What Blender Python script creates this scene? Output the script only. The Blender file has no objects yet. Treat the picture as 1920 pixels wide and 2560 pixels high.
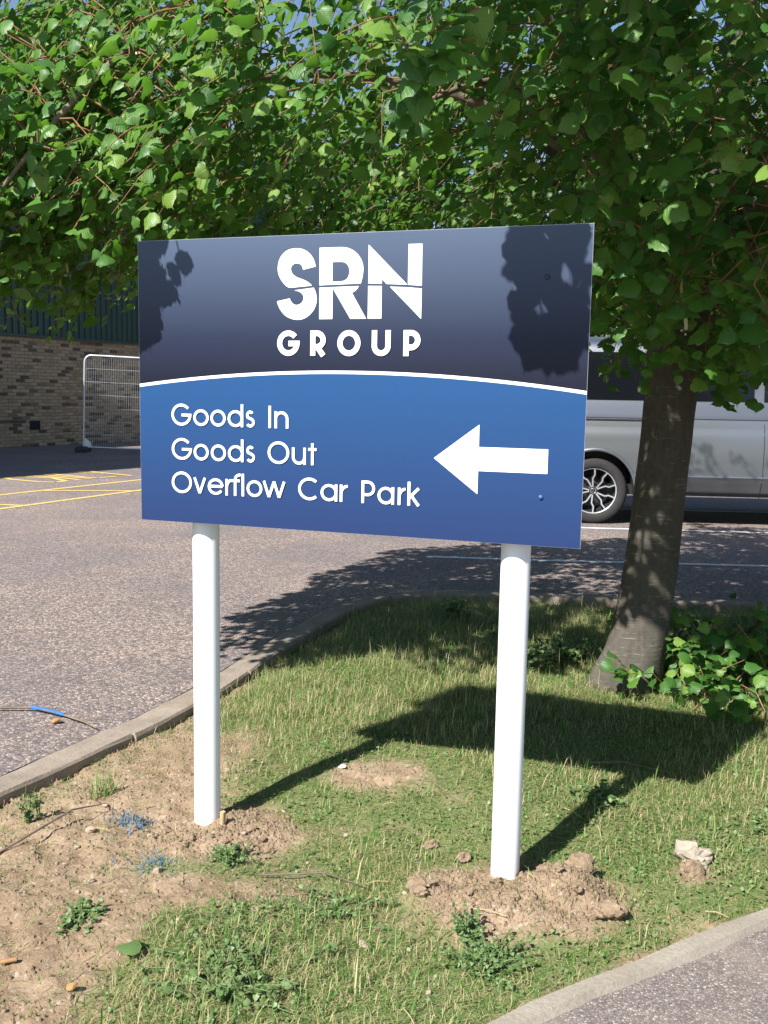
import bpy, bmesh, math, random
import numpy as np
from mathutils import Vector, Matrix
from mathutils.geometry import tessellate_polygon

random.seed(7)
RNG = np.random.default_rng(11)
SC = bpy.context.scene
COL = SC.collection
PI = math.pi

# ------------------------------------------------------------------ camera, sky, sun, exposure
cam_d = bpy.data.cameras.new('camera')
cam = bpy.data.objects.new('camera', cam_d)
COL.objects.link(cam)
cam_d.sensor_fit = 'VERTICAL'
cam_d.sensor_height = 24.0
cam_d.lens = 24.0 * 2377 / 2560
cam_d.clip_start = 0.05
cam_d.clip_end = 900
_p, _r = math.radians(7.05), math.radians(1.0)
_F = Vector((0, math.cos(_p), -math.sin(_p)))
_R0 = Vector((1, 0, 0)); _U0 = _R0.cross(_F)
_R = math.cos(_r) * _R0 + math.sin(_r) * _U0
_U = -math.sin(_r) * _R0 + math.cos(_r) * _U0
cam.matrix_world = Matrix(((_R.x, _U.x, -_F.x, 0), (_R.y, _U.y, -_F.y, 0), (_R.z, _U.z, -_F.z, 1.3), (0, 0, 0, 1)))
SC.camera = cam

SUN = Vector((-0.593, -0.734, 0.92)).normalized()
SLX, SLY = 0.593 / 0.92, 0.734 / 0.92           # ground shift of a shadow per metre of height
world = bpy.data.worlds.new('World')
SC.world = world
world.use_nodes = True
_nt = world.node_tree
_bg = _nt.nodes['Background']
_sk = _nt.nodes.new('ShaderNodeTexSky')
_sk.sky_type = 'NISHITA'
_sk.sun_disc = False
_sk.sun_elevation = math.asin(SUN.z)
_sk.sun_rotation = math.atan2(SUN.x, SUN.y) % (2 * PI)
_sk.air_density = 1.0
_sk.dust_density = 0.4
_sk.ozone_density = 2.0
_nt.links.new(_sk.outputs[0], _bg.inputs[0])
_bg.inputs[1].default_value = 0.075
sun_d = bpy.data.lights.new('sun', 'SUN')
sun_d.energy = 5.0
sun_d.angle = math.radians(0.55)
sun_d.color = (1.0, 0.968, 0.925)
sun = bpy.data.objects.new('sun', sun_d)
COL.objects.link(sun)
sun.rotation_euler = (-SUN).to_track_quat('-Z', 'Y').to_euler()
sun.location = (-12, -15, 20)
SC.view_settings.view_transform = 'Standard'
SC.view_settings.look = 'None'
SC.view_settings.exposure = 1.08
SC.view_settings.gamma = 1.0
SC.view_settings.use_curve_mapping = False
SC.render.engine = 'CYCLES'
SC.cycles.max_bounces = 8
SC.cycles.transparent_max_bounces = 8
SC.cycles.use_denoising = True

# ------------------------------------------------------------------ helpers
def smooth_noise(x, y, freq, seed=0, octaves=4, gain=0.5):
    """value noise fbm on numpy arrays, about -1..1"""
    x = np.asarray(x, float); y = np.asarray(y, float)
    out = np.zeros(np.broadcast(x, y).shape); amp = 1.0; tot = 0
    for o in range(octaves):
        g = np.random.default_rng(seed * 31 + o).uniform(-1, 1, (256, 256))
        xf, yf = x * freq + 37.3 * o, y * freq + 11.7 * o
        xi, yi = np.floor(xf).astype(int), np.floor(yf).astype(int)
        tx, ty = xf - xi, yf - yi
        tx = tx * tx * (3 - 2 * tx); ty = ty * ty * (3 - 2 * ty)
        a = g[xi % 256, yi % 256]; b = g[(xi + 1) % 256, yi % 256]
        c = g[xi % 256, (yi + 1) % 256]; d = g[(xi + 1) % 256, (yi + 1) % 256]
        out += amp * ((a * (1 - tx) + b * tx) * (1 - ty) + (c * (1 - tx) + d * tx) * ty)
        tot += amp; amp *= gain; freq *= 2
    return out / tot

def in_poly(px, py, poly):
    px = np.asarray(px); py = np.asarray(py)
    res = np.zeros(px.shape, bool)
    n = len(poly); j = n - 1
    for i in range(n):
        xi, yi = poly[i]; xj, yj = poly[j]
        if yi != yj:
            c = ((yi > py) != (yj > py)) & (px < (xj - xi) * (py - yi) / (yj - yi) + xi)
            res ^= c
        j = i
    return res

def dist_poly(px, py, line):
    px = np.asarray(px); py = np.asarray(py)
    best = np.full(px.shape, 1e9)
    for (x0, y0), (x1, y1) in zip(line[:-1], line[1:]):
        dx, dy = x1 - x0, y1 - y0
        t = np.clip(((px - x0) * dx + (py - y0) * dy) / (dx * dx + dy * dy), 0, 1)
        best = np.minimum(best, np.hypot(px - x0 - t * dx, py - y0 - t * dy))
    return best

def link(name, me, mat=None, parent=None):
    o = bpy.data.objects.new(name, me)
    COL.objects.link(o)
    if mat is not None and hasattr(me, 'materials'):
        for m in (mat if isinstance(mat, (list, tuple)) else [mat]):
            me.materials.append(m)
    if parent is not None:
        o.parent = parent
    return o

def empty(name, loc=(0, 0, 0), rz=0.0):
    o = bpy.data.objects.new(name, None)
    COL.objects.link(o)
    o.empty_display_size = 0.1
    o.location = loc
    o.rotation_euler = (0, 0, rz)
    return o

def tag(o, label=None, cat=None, group=None, kind=None):
    if label: o['label'] = label
    if cat: o['category'] = cat
    if group: o['group'] = group
    if kind: o['kind'] = kind
    return o

def mesh_np(name, V, F, mat=None, parent=None, smooth=False, attrs=None, mats_idx=None, uv=None):
    """V (n,3), F (m,k) with a constant k"""
    V = np.ascontiguousarray(V, np.float32); F = np.ascontiguousarray(F, np.int32)
    me = bpy.data.meshes.new(name)
    k = F.shape[1]; m = F.shape[0]
    me.vertices.add(len(V)); me.vertices.foreach_set('co', V.ravel())
    me.loops.add(m * k); me.loops.foreach_set('vertex_index', F.ravel())
    me.polygons.add(m)
    me.polygons.foreach_set('loop_start', np.arange(0, m * k, k, dtype=np.int32))
    me.polygons.foreach_set('loop_total', np.full(m, k, np.int32))
    if smooth:
        me.polygons.foreach_set('use_smooth', np.ones(m, bool))
    if mats_idx is not None:
        me.polygons.foreach_set('material_index', np.ascontiguousarray(mats_idx, np.int32))
    if attrs:
        for an, av in attrs.items():
            a = me.attributes.new(an, 'FLOAT', 'POINT')
            a.data.foreach_set('value', np.ascontiguousarray(av, np.float32))
    if uv is not None:
        l = me.uv_layers.new(name='UVMap')
        l.data.foreach_set('uv', np.ascontiguousarray(np.asarray(uv)[F.ravel()], np.float32).ravel())
    me.update(calc_edges=True)
    return link(name, me, mat, parent)

class MB:
    """collects boxes, tubes, prisms, grids into ONE mesh"""
    def __init__(s): s.v = []; s.f = []; s.mi = []; s.sm = []
    def add(s, V, F, mi=0, smooth=False):
        b = len(s.v); s.v.extend([tuple(p) for p in V])
        for f in F:
            s.f.append(tuple(b + i for i in f)); s.mi.append(mi); s.sm.append(smooth)
    def box(s, c, d, rz=0.0, mi=0, bev=0.0):
        hx, hy, hz = d[0] / 2, d[1] / 2, d[2] / 2
        cs, sn = math.cos(rz), math.sin(rz)
        if bev <= 0:
            P = [(x, y, z) for z in (-hz, hz) for x, y in ((-hx, -hy), (hx, -hy), (hx, hy), (-hx, hy))]
            F = [(3, 2, 1, 0), (4, 5, 6, 7), (0, 1, 5, 4), (1, 2, 6, 5), (2, 3, 7, 6), (3, 0, 4, 7)]
        else:
            b = bev
            def ring(z, q): return [(-hx + q, -hy + q, z), (hx - q, -hy + q, z), (hx - q, hy - q, z), (-hx + q, hy - q, z)]
            P = ring(-hz, 0) + ring(hz - b, 0) + ring(hz, b)
            F = [(3, 2, 1, 0), (8, 9, 10, 11)]
            for l in (0, 4):
                for i in range(4):
                    j = (i + 1) % 4
                    F.append((l + i, l + j, l + 4 + j, l + 4 + i))
        s.add([(c[0] + x * cs - y * sn, c[1] + x * sn + y * cs, c[2] + z) for x, y, z in P], F, mi)
    def tube(s, pts, rad, n=8, mi=0, cap=True, smooth=True, wob=None):
        pts = [Vector(p) for p in pts]
        if not hasattr(rad, '__len__'): rad = [rad] * len(pts)
        V = []; up = None
        for i, p in enumerate(pts):
            t = (pts[min(i + 1, len(pts) - 1)] - pts[max(i - 1, 0)])
            t = t.normalized() if t.length > 1e-9 else Vector((0, 0, 1))
            if up is None:
                up = Vector((1, 0, 0)) if abs(t.x) < 0.8 else Vector((0, 1, 0))
            a = (up - t * up.dot(t))
            a = a.normalized() if a.length > 1e-6 else t.orthogonal().normalized()
            up = a; b = t.cross(a)
            for k in range(n):
                w = 2 * PI * k / n
                r = rad[i] * (wob(i, w) if wob else 1)
                V.append(p + a * (math.cos(w) * r) + b * (math.sin(w) * r))
        F = []
        for i in range(len(pts) - 1):
            for k in range(n):
                k2 = (k + 1) % n
                F.append((i * n + k, i * n + k2, (i + 1) * n + k2, (i + 1) * n + k))
        s.add(V, F, mi, smooth)
        if cap:
            m = len(pts) - 1
            s.add(V[:n], [tuple(range(n - 1, -1, -1))], mi)
            s.add(V[m * n:], [tuple(range(n))], mi)
    def lathe(s, prof, M=None, n=40, mi=0, smooth=True):
        """profile (r, h) about local z"""
        V = []; F = []
        for r, h in prof:
            for k in range(n):
                w = 2 * PI * k / n
                p = Vector((r * math.cos(w), r * math.sin(w), h))
                V.append(M @ p if M else p)
        for i in range(len(prof) - 1):
            for k in range(n):
                k2 = (k + 1) % n
                F.append((i * n + k, i * n + k2, (i + 1) * n + k2, (i + 1) * n + k))
        s.add(V, F, mi, smooth)
    def poly(s, loops, z0, z1, M=None, mi=0):
        """flat polygon (outer loop first, then holes) in xy, extruded from z0 to z1"""
        L3 = [[Vector((x, y, 0)) for x, y in l] for l in loops]
        tri = tessellate_polygon(L3)
        flat = [p for l in loops for p in l]
        f = lambda p: (M @ Vector(p)) if M else p
        n = len(flat)
        def fix(t):
            a, b, c = (flat[i] for i in t)
            return t if (b[0]-a[0])*(c[1]-a[1])-(b[1]-a[1])*(c[0]-a[0]) > 0 else (t[0], t[2], t[1])
        tri = [fix(t) for t in tri]
        V = [f((x, y, z1)) for x, y in flat]
        F = list(tri)
        if z0 is not None:
            V += [f((x, y, z0)) for x, y in flat]
            b = 0
            for li, l in enumerate(loops):
                ar = sum(l[i][0]*l[(i+1) % len(l)][1]-l[(i+1) % len(l)][0]*l[i][1] for i in range(len(l)))
                ccw = (ar > 0) == (li == 0)
                for i in range(len(l)):
                    j = (i + 1) % len(l)
                    q = (b+i, b+j, n+b+j, n+b+i)
                    F.append(q[::-1] if ccw else q)
                b += len(l)
        s.add(V, F, mi)
    def build(s, name, mat=None, parent=None, kind=None):
        me = bpy.data.meshes.new(name)
        me.from_pydata([tuple(p) for p in s.v], [], s.f)
        me.polygons.foreach_set('material_index', s.mi)
        me.polygons.foreach_set('use_smooth', s.sm)
        me.update()
        o = link(name, me, mat, parent)
        if kind: o['kind'] = kind
        return o

# ------------------------------------------------------------------ materials
class N:
    def __init__(s, name):
        s.m = bpy.data.materials.new(name); s.m.use_nodes = True
        s.t = s.m.node_tree; s.b = s.t.nodes['Principled BSDF']; s.out = s.t.nodes['Material Output']
    def n(s, typ, **kw):
        nd = s.t.nodes.new(typ)
        for k, v in kw.items():
            if k.startswith('i_'):
                nd.inputs[k[2:].replace('_', ' ')].default_value = v
            else: setattr(nd, k, v)
        return nd
    def l(s, a, b): s.t.links.new(a, b); return s
    def pos(s): return s.n('ShaderNodeNewGeometry').outputs['Position']
    def objco(s): return s.n('ShaderNodeTexCoord').outputs['Object']
    def noise(s, vec, scale, detail=4, rough=0.55):
        nd = s.n('ShaderNodeTexNoise', i_Scale=scale, i_Detail=detail, i_Roughness=rough); s.l(vec, nd.inputs['Vector']); return nd.outputs['Fac']
    def ramp(s, fac, stops, interp='LINEAR'):
        r = s.n('ShaderNodeValToRGB'); r.color_ramp.interpolation = interp
        e = r.color_ramp.elements
        while len(e) < len(stops): e.new(0.5)
        for i, (p, c) in enumerate(stops):
            e[i].position = p; e[i].color = (*c, 1) if len(c) == 3 else c
        s.l(fac, r.inputs[0]); return r.outputs[0]
    def mix(s, fac, a, b, mode='MIX'):
        m = s.n('ShaderNodeMix', data_type='RGBA', blend_type=mode)
        for inp, v in ((m.inputs[0], fac), (m.inputs[6], a), (m.inputs[7], b)):
            if hasattr(v, 'is_linked'): s.l(v, inp)
            elif isinstance(v, (int, float)): inp.default_value = v
            else: inp.default_value = (*v, 1)
        return m.outputs[2]
    def math(s, op, a, b=0.0):
        m = s.n('ShaderNodeMath', operation=op)
        for i, v in enumerate((a, b)):
            if hasattr(v, 'is_linked'): s.l(v, m.inputs[i])
            else: m.inputs[i].default_value = v
        return m.outputs[0]
    def bump(s, h, strength=0.4, dist=0.01):
        b = s.n('ShaderNodeBump', i_Strength=strength, i_Distance=dist)
        s.l(h, b.inputs['Height']); s.l(b.outputs[0], s.b.inputs['Normal']); return s
    def base(s, v):
        if hasattr(v, 'is_linked'): s.l(v, s.b.inputs['Base Color'])
        else: s.b.inputs['Base Color'].default_value = (*v, 1)
        return s
    def set(s, rough=0.6, metal=0.0, spec=0.5, **kw):
        s.b.inputs['Roughness'].default_value = rough
        s.b.inputs['Metallic'].default_value = metal
        s.b.inputs['Specular IOR Level'].default_value = spec
        for k, v in kw.items(): s.b.inputs[k.replace('_', ' ')].default_value = v
        return s

def simple(name, col, rough=0.5, metal=0.0, spec=0.5, var=0.0, scale=8.0):
    m = N(name).set(rough, metal, spec)
    if var > 0:
        f = m.noise(m.objco(), scale, 5)
        m.base(m.ramp(f, [(0.3, tuple(c * (1 - var) for c in col)), (0.7, tuple(min(1, c * (1 + var)) for c in col))]))
    else: m.base(col)
    return m.m

M = {}
# asphalt with exposed chippings
m = N('chipped_asphalt').set(0.85, 0, 0.3)
P = m.pos()
v1 = m.n('ShaderNodeTexVoronoi', i_Scale=82.0, i_Randomness=1.0); m.l(P, v1.inputs['Vector'])
v2 = m.n('ShaderNodeTexVoronoi', feature='DISTANCE_TO_EDGE', i_Scale=82.0, i_Randomness=1.0); m.l(P, v2.inputs['Vector'])
sep = m.n('ShaderNodeSeparateColor'); m.l(v1.outputs['Color'], sep.inputs[0])
chip = m.ramp(sep.outputs[0], [(0.0, (0.1, 0.085, 0.085)), (0.25, (0.18, 0.143, 0.13)), (0.52, (0.31, 0.232, 0.195)), (0.8, (0.42, 0.325, 0.265)), (0.96, (0.52, 0.44, 0.37))])
gap = m.ramp(v2.outputs['Distance'], [(0.0, (0, 0, 0)), (0.16, (1, 1, 1))])
worn = m.noise(P, 0.9, 5, 0.6)
big = m.noise(P, 0.28, 3, 0.5)
c = m.mix(gap, (0.085, 0.072, 0.07), chip)
c = m.mix(m.ramp(worn, [(0.4, (0, 0, 0)), (0.6, (0.95, 0.95, 0.95))]), c, m.mix(0.45, c, (0.11, 0.104, 0.112)))
c = m.mix(m.ramp(big, [(0.45, (0, 0, 0)), (0.7, (0.4, 0.4, 0.4))]), c, m.mix(0.5, c, (0.27, 0.22, 0.19)))
m.base(c)
m.bump(v2.outputs['Distance'], 0.75, 0.006)
M['asphalt'] = m.m
# path tarmac, greyer with white chips
m = N('path_tarmac').set(0.85, 0, 0.3)
P = m.pos()
v1 = m.n('ShaderNodeTexVoronoi', i_Scale=150.0); m.l(P, v1.inputs['Vector'])
v2 = m.n('ShaderNodeTexVoronoi', feature='DISTANCE_TO_EDGE', i_Scale=150.0); m.l(P, v2.inputs['Vector'])
sep = m.n('ShaderNodeSeparateColor'); m.l(v1.outputs['Color'], sep.inputs[0])
c = m.ramp(sep.outputs[0], [(0.0, (0.13, 0.108, 0.098)), (0.45, (0.225, 0.182, 0.16)), (0.82, (0.29, 0.24, 0.21)), (0.96, (0.38, 0.33, 0.295))])
c = m.mix(m.ramp(v2.outputs['Distance'], [(0, (0, 0, 0)), (0.2, (1, 1, 1))]), (0.09, 0.08, 0.08), c)
c = m.mix(m.ramp(m.noise(P, 3.0, 5), [(0.5, (0, 0, 0)), (0.75, (0.6, 0.6, 0.6))]), c, (0.27, 0.22, 0.18))
m.base(c); m.bump(v2.outputs['Distance'], 0.6, 0.004)
M['path'] = m.m
# soil
m = N('dry_soil').set(0.95, 0, 0.15)
P = m.pos()
f1 = m.noise(P, 9, 8, 0.65); f2 = m.noise(P, 60, 6, 0.7); f3 = m.noise(P, 1.7, 4)
c = m.ramp(f1, [(0.25, (0.22, 0.15, 0.09)), (0.5, (0.33, 0.24, 0.155)), (0.75, (0.43, 0.33, 0.23))])
c = m.mix(m.ramp(f2, [(0.35, (0, 0, 0)), (0.7, (0.8, 0.8, 0.8))]), m.mix(0.35, c, (0.12, 0.075, 0.045)), m.mix(0.3, c, (0.4, 0.31, 0.22)))
v = m.n('ShaderNodeTexVoronoi', i_Scale=130.0); m.l(P, v.inputs['Vector'])
sep = m.n('ShaderNodeSeparateColor'); m.l(v.outputs['Color'], sep.inputs[0])
c = m.mix(m.ramp(sep.outputs[1], [(0.93, (0, 0, 0)), (0.95, (0.7, 0.7, 0.7))], 'CONSTANT'), c, (0.42, 0.36, 0.29))
c = m.mix(m.ramp(f3, [(0.4, (0, 0, 0)), (0.62, (0.7, 0.7, 0.7))]), c, m.mix(0.5, c, (0.2, 0.13, 0.078)))
at = m.n('ShaderNodeAttribute', attribute_name='cover')
thatch = m.ramp(f2, [(0.3, (0.055, 0.1, 0.026)), (0.55, (0.13, 0.165, 0.058)), (0.75, (0.29, 0.26, 0.13))])
c = m.mix(m.math('MULTIPLY', at.outputs['Fac'], 0.85), c, thatch)
m.base(c)
m.bump(m.math('ADD', f2, f1), 0.8, 0.010)
M['soil'] = m.m
m = N('fresh_clay').set(0.95, 0, 0.12)
P = m.pos(); f1 = m.noise(P, 26, 8, 0.7); f2 = m.noise(P, 140, 4, 0.7)
m.base(m.ramp(f1, [(0.28, (0.19, 0.128, 0.08)), (0.5, (0.29, 0.21, 0.14)), (0.72, (0.39, 0.295, 0.21))]))
m.bump(m.math('ADD', f1, m.math('MULTIPLY', f2, 0.5)), 0.9, 0.015)
M['clay'] = m.m
# concrete
def concrete(name, a, b):
    m = N(name).set(0.9, 0, 0.25); P = m.pos()
    f1 = m.noise(P, 6, 6, 0.65); f2 = m.noise(P, 90, 5, 0.7)
    c = m.mix(m.ramp(f1, [(0.3, (0, 0, 0)), (0.72, (1, 1, 1))]), a, b)
    m.base(m.mix(m.ramp(f2, [(0.4, (0, 0, 0)), (0.75, (0.5, 0.5, 0.5))]), c, tuple(x * 0.6 for x in a)))
    m.bump(f2, 0.5, 0.006); return m.m
M['kerb'] = concrete('weathered_concrete', (0.21, 0.17, 0.135), (0.35, 0.29, 0.235))
M['edging'] = concrete('edging_concrete', (0.25, 0.215, 0.17), (0.33, 0.29, 0.24))
M['pale_concrete'] = concrete('pale_concrete', (0.27, 0.225, 0.175), (0.4, 0.34, 0.27))
M['stone'] = concrete('pebble_stone', (0.3, 0.22, 0.16), (0.46, 0.36, 0.27))
# paint lines, worn
def road_paint(name, col, under):
    m = N(name).set(0.7, 0, 0.3); P = m.pos()
    f = m.noise(P, 38, 6, 0.75)
    m.base(m.mix(m.ramp(f, [(0.55, (0, 0, 0)), (0.68, (0.8, 0.8, 0.8))]), col, under)); m.bump(f, 0.3, 0.003)
    return m.m
M['yellow_paint'] = road_paint('worn_yellow_paint', (0.62, 0.44, 0.14), (0.3, 0.23, 0.15))
M['white_paint'] = road_paint('worn_white_paint', (0.66, 0.65, 0.63), (0.3, 0.28, 0.27))
# sign
M['post_white'] = simple('white_powder_coat', (0.8, 0.81, 0.83), 0.33, 0, 0.5, 0.02, 5)
M['alu'] = simple('panel_edge_alu', (0.6, 0.62, 0.66), 0.4, 0.6)
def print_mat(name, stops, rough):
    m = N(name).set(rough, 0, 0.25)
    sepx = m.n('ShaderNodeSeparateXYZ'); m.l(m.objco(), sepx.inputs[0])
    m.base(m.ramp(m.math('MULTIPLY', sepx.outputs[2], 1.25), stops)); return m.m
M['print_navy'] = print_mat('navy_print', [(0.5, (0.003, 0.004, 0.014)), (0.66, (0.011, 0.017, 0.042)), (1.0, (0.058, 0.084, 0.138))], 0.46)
M['print_blue'] = print_mat('blue_print', [(0.0, (0.013, 0.03, 0.1)), (0.52, (0.010, 0.058, 0.168))], 0.46)
M['print_white'] = simple('white_vinyl', (0.86, 0.86, 0.86), 0.4)
M['rivet_dark'] = simple('navy_rivet', (0.03, 0.035, 0.07), 0.3)
M['rivet_blue'] = simple('blue_rivet', (0.05, 0.09, 0.33), 0.25)
# bark
m = N('lime_bark').set(0.9, 0, 0.2)
P = m.objco()
mp = m.n('ShaderNodeMapping'); mp.inputs['Scale'].default_value = (1, 1, 9.0); m.l(P, mp.inputs['Vector'])
mp2 = m.n('ShaderNodeMapping'); mp2.inputs['Scale'].default_value = (14, 14, 6.0); m.l(P, mp2.inputs['Vector'])
f1 = m.noise(mp.outputs[0], 13, 6, 0.6); f2 = m.noise(mp2.outputs[0], 3.0, 6, 0.7); f3 = m.noise(P, 4, 4)
c = m.ramp(f2, [(0.25, (0.058, 0.052, 0.042)), (0.55, (0.092, 0.081, 0.066)), (0.85, (0.13, 0.114, 0.092))])
c = m.mix(m.ramp(f1, [(0.60, (0, 0, 0)), (0.68, (0.8, 0.8, 0.8))]), c, (0.23, 0.205, 0.165))
c = m.mix(m.ramp(f3, [(0.45, (0, 0, 0)), (0.7, (0.5, 0.5, 0.5))]), c, (0.052, 0.055, 0.038))
m.base(c); m.bump(m.math('ADD', m.math('MULTIPLY', f2, 0.6), m.math('MULTIPLY', f1, 0.8)), 0.45, 0.01)
M['bark'] = m.m
M['twig'] = simple('orange_brown_twig', (0.2, 0.115, 0.05), 0.6, 0, 0.3, 0.35, 20)
M['branch'] = simple('grey_brown_branch', (0.15, 0.115, 0.085), 0.8, 0, 0.3, 0.3, 14)
# leaves: colour by a per-leaf tint attribute, plus the object's own random number
def leaf_mat(name, stops, trans=0.38, back=(0.2, 0.34, 0.03), rough=0.36, veins=True, spec=0.5):
    m = N(name).set(rough, 0, spec)
    at = m.n('ShaderNodeAttribute', attribute_name='tint')
    oi = m.n('ShaderNodeObjectInfo')
    fac = m.math('FRACT', m.math('ADD', at.outputs['Fac'], oi.outputs['Random']))
    c = m.ramp(fac, stops)
    if veins:
        uv = m.n('ShaderNodeUVMap'); sx = m.n('ShaderNodeSeparateXYZ'); m.l(uv.outputs[0], sx.inputs[0])
        ax = m.math('ABSOLUTE', sx.outputs[0])
        # side veins run forward from the midrib
        st = m.math('SINE', m.math('MULTIPLY', m.math('SUBTRACT', sx.outputs[1], m.math('MULTIPLY', ax, 0.75)), 44.0))
        vein = m.ramp(st, [(0.55, (0, 0, 0)), (1.0, (1, 1, 1))])
        mid = m.ramp(ax, [(0.0, (1, 1, 1)), (0.035, (0, 0, 0))])
        vv = m.math('MAXIMUM', m.math('MULTIPLY', vein, 0.5), mid)
        c = m.mix(m.math('MULTIPLY', vv, 0.35), c, (0.16, 0.22, 0.07))
        m.bump(m.math('SUBTRACT', 1.0, vv), 0.35, 0.002)
    m.base(c)
    tr = m.n('ShaderNodeBsdfTranslucent')
    m.l(m.mix(0.5, c, back), tr.inputs['Color'])
    ms = m.n('ShaderNodeMixShader'); ms.inputs[0].default_value = trans
    m.l(m.b.outputs[0], ms.inputs[1]); m.l(tr.outputs[0], ms.inputs[2]); m.l(ms.outputs[0], m.out.inputs['Surface'])
    return m.m
M['leaf'] = leaf_mat('lime_leaf', [(0.0, (0.03, 0.1, 0.02)), (0.4, (0.052, 0.148, 0.026)), (0.75, (0.096, 0.215, 0.035)), (1.0, (0.18, 0.29, 0.05))], 0.38, (0.18, 0.44, 0.02), 0.42, True, 0.4)
M['far_leaf'] = leaf_mat('distant_leaf', [(0.0, (0.035, 0.07, 0.02)), (0.5, (0.055, 0.1, 0.03)), (1.0, (0.09, 0.14, 0.045))], 0.25, (0.1, 0.16, 0.03), 0.5, False)
M['grass'] = leaf_mat('verge_grass', [(0.0, (0.055, 0.165, 0.02)), (0.3, (0.098, 0.255, 0.038)), (0.48, (0.145, 0.31, 0.062)), (0.6, (0.25, 0.32, 0.11)), (0.8, (0.4, 0.345, 0.17)), (1.0, (0.5, 0.42, 0.25))], 0.35, (0.16, 0.36, 0.04), 0.5, False, 0.3)
M['weed'] = leaf_mat('weed_leaf', [(0.0, (0.085, 0.15, 0.045)), (0.5, (0.125, 0.2, 0.065)), (1.0, (0.19, 0.26, 0.1))], 0.25, (0.12, 0.2, 0.04), 0.5, False)
M['painted_grass'] = leaf_mat('blue_sprayed_grass', [(0.0, (0.03, 0.12, 0.24)), (0.5, (0.06, 0.17, 0.28)), (0.8, (0.12, 0.2, 0.19)), (1.0, (0.2, 0.22, 0.16))], 0.15, (0.05, 0.15, 0.25), 0.6, False)
M['bract'] = simple('pale_bract', (0.45, 0.45, 0.2), 0.6)
# building
def brick_mat():
    m = N('buff_brick').set(0.92, 0, 0.2)
    at = m.n('ShaderNodeAttribute', attribute_name='tint'); oi = m.n('ShaderNodeObjectInfo')
    fac = m.math('FRACT', m.math('ADD', at.outputs['Fac'], oi.outputs['Random']))
    c = m.ramp(fac, [(0.0, (0.085, 0.06, 0.044)), (0.13, (0.12, 0.084, 0.06)), (0.2, (0.29, 0.215, 0.135)), (0.55, (0.38, 0.285, 0.175)), (0.85, (0.42, 0.325, 0.215)), (1.0, (0.42, 0.28, 0.18))])
    f = m.noise(m.pos(), 14, 6, 0.7)
    m.base(m.mix(m.ramp(f, [(0.4, (0, 0, 0)), (0.7, (0.5, 0.5, 0.5))]), c, (0.16, 0.12, 0.085))); m.bump(f, 0.4, 0.004)
    return m.m
M['brick'] = brick_mat()
M['mortar'] = simple('pale_mortar', (0.27, 0.23, 0.18), 0.95, 0, 0.1, 0.15, 20)
M['red_brick'] = simple('red_soldier_course', (0.27, 0.125, 0.075), 0.9, 0, 0.2, 0.25, 9)
M['cladding'] = simple('dark_green_cladding', (0.02, 0.052, 0.046), 0.42, 0, 0.45, 0.12, 2)
M['soot'] = simple('sooty_void', (0.015, 0.014, 0.013), 0.95)
M['galv'] = simple('galvanised_tube', (0.55, 0.57, 0.6), 0.4, 0.55, 0.5, 0.1, 12)
M['rubber_block'] = simple('dark_rubber_block', (0.035, 0.035, 0.037), 0.85)
# van
m = N('silver_paint').set(0.42, 0.95, 0.5, Coat_Weight=0.5, Coat_Roughness=0.06); m.base((0.29, 0.302, 0.322)); M['silver'] = m.m
M['van_glass'] = simple('tinted_glass', (0.006, 0.007, 0.009), 0.05, 0, 0.22)
M['van_black'] = simple('black_plastic', (0.018, 0.018, 0.02), 0.5)
M['tyre'] = simple('tyre_rubber', (0.028, 0.026, 0.027), 0.8, 0, 0.3, 0.2, 30)
M['rim_bright'] = simple('machined_alloy', (0.72, 0.73, 0.75), 0.3, 0.7)
M['rim_dark'] = simple('dark_alloy', (0.03, 0.03, 0.034), 0.4, 0.3)
M['disc'] = simple('brake_disc', (0.25, 0.25, 0.26), 0.4, 0.8)
M['chrome'] = simple('chrome_trim', (0.75, 0.76, 0.78), 0.15, 0.9)
M['red_lens'] = simple('red_lens', (0.35, 0.01, 0.01), 0.15)
M['clear_lens'] = simple('clear_lens', (0.6, 0.62, 0.65), 0.1)
# litter
M['blue_plastic'] = simple('blue_sleeve', (0.03, 0.13, 0.4), 0.4, 0, 0.5, 0.15, 30)
M['orange'] = simple('orange_brown_chip', (0.3, 0.17, 0.08), 0.8, 0, 0.2, 0.2, 40)
M['white_litter'] = simple('white_litter', (0.65, 0.65, 0.66), 0.7)
M['straw'] = simple('dry_straw', (0.42, 0.31, 0.17), 0.8, 0, 0.2, 0.2, 40)

# ------------------------------------------------------------------ ground plan (metres; camera stands at 0,0)
KERB = [(-8.5, -9.0), (-4.6, -3.5), (-2.65, -0.2), (-1.216, 2.913), (-0.796, 3.798), (-0.42, 5.0), (-0.2, 5.62), (0.06, 6.02), (0.42, 6.16), (1.0, 6.1), (2.2, 5.98), (4.0, 5.8), (14.0, 5.2)]
def refine(line, k=4):
    P = [np.array(p, float) for p in line]; out = []
    for i in range(len(P) - 1):
        p0, p1, p2, p3 = P[max(i - 1, 0)], P[i], P[i + 1], P[min(i + 2, len(P) - 1)]
        for j in range(k):
            t = j / k
            out.append(tuple(0.5 * (2 * p1 + (p2 - p0) * t + (2 * p0 - 5 * p1 + 4 * p2 - p3) * t * t + (3 * p1 - p0 - 3 * p2 + p3) * t ** 3)))
    out.append(tuple(P[-1])); return out
KERB_IN = refine(KERB, 6)                    # soil-side edge of the kerb
def offset(line, d):
    P = np.array(line); T = np.gradient(P, axis=0); T /= np.linalg.norm(T, axis=1)[:, None]
    return [tuple(p) for p in P + np.stack([-T[:, 1], T[:, 0]], 1) * d]
KERB_OUT = offset(KERB_IN, 0.125)            # asphalt-side edge
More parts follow.
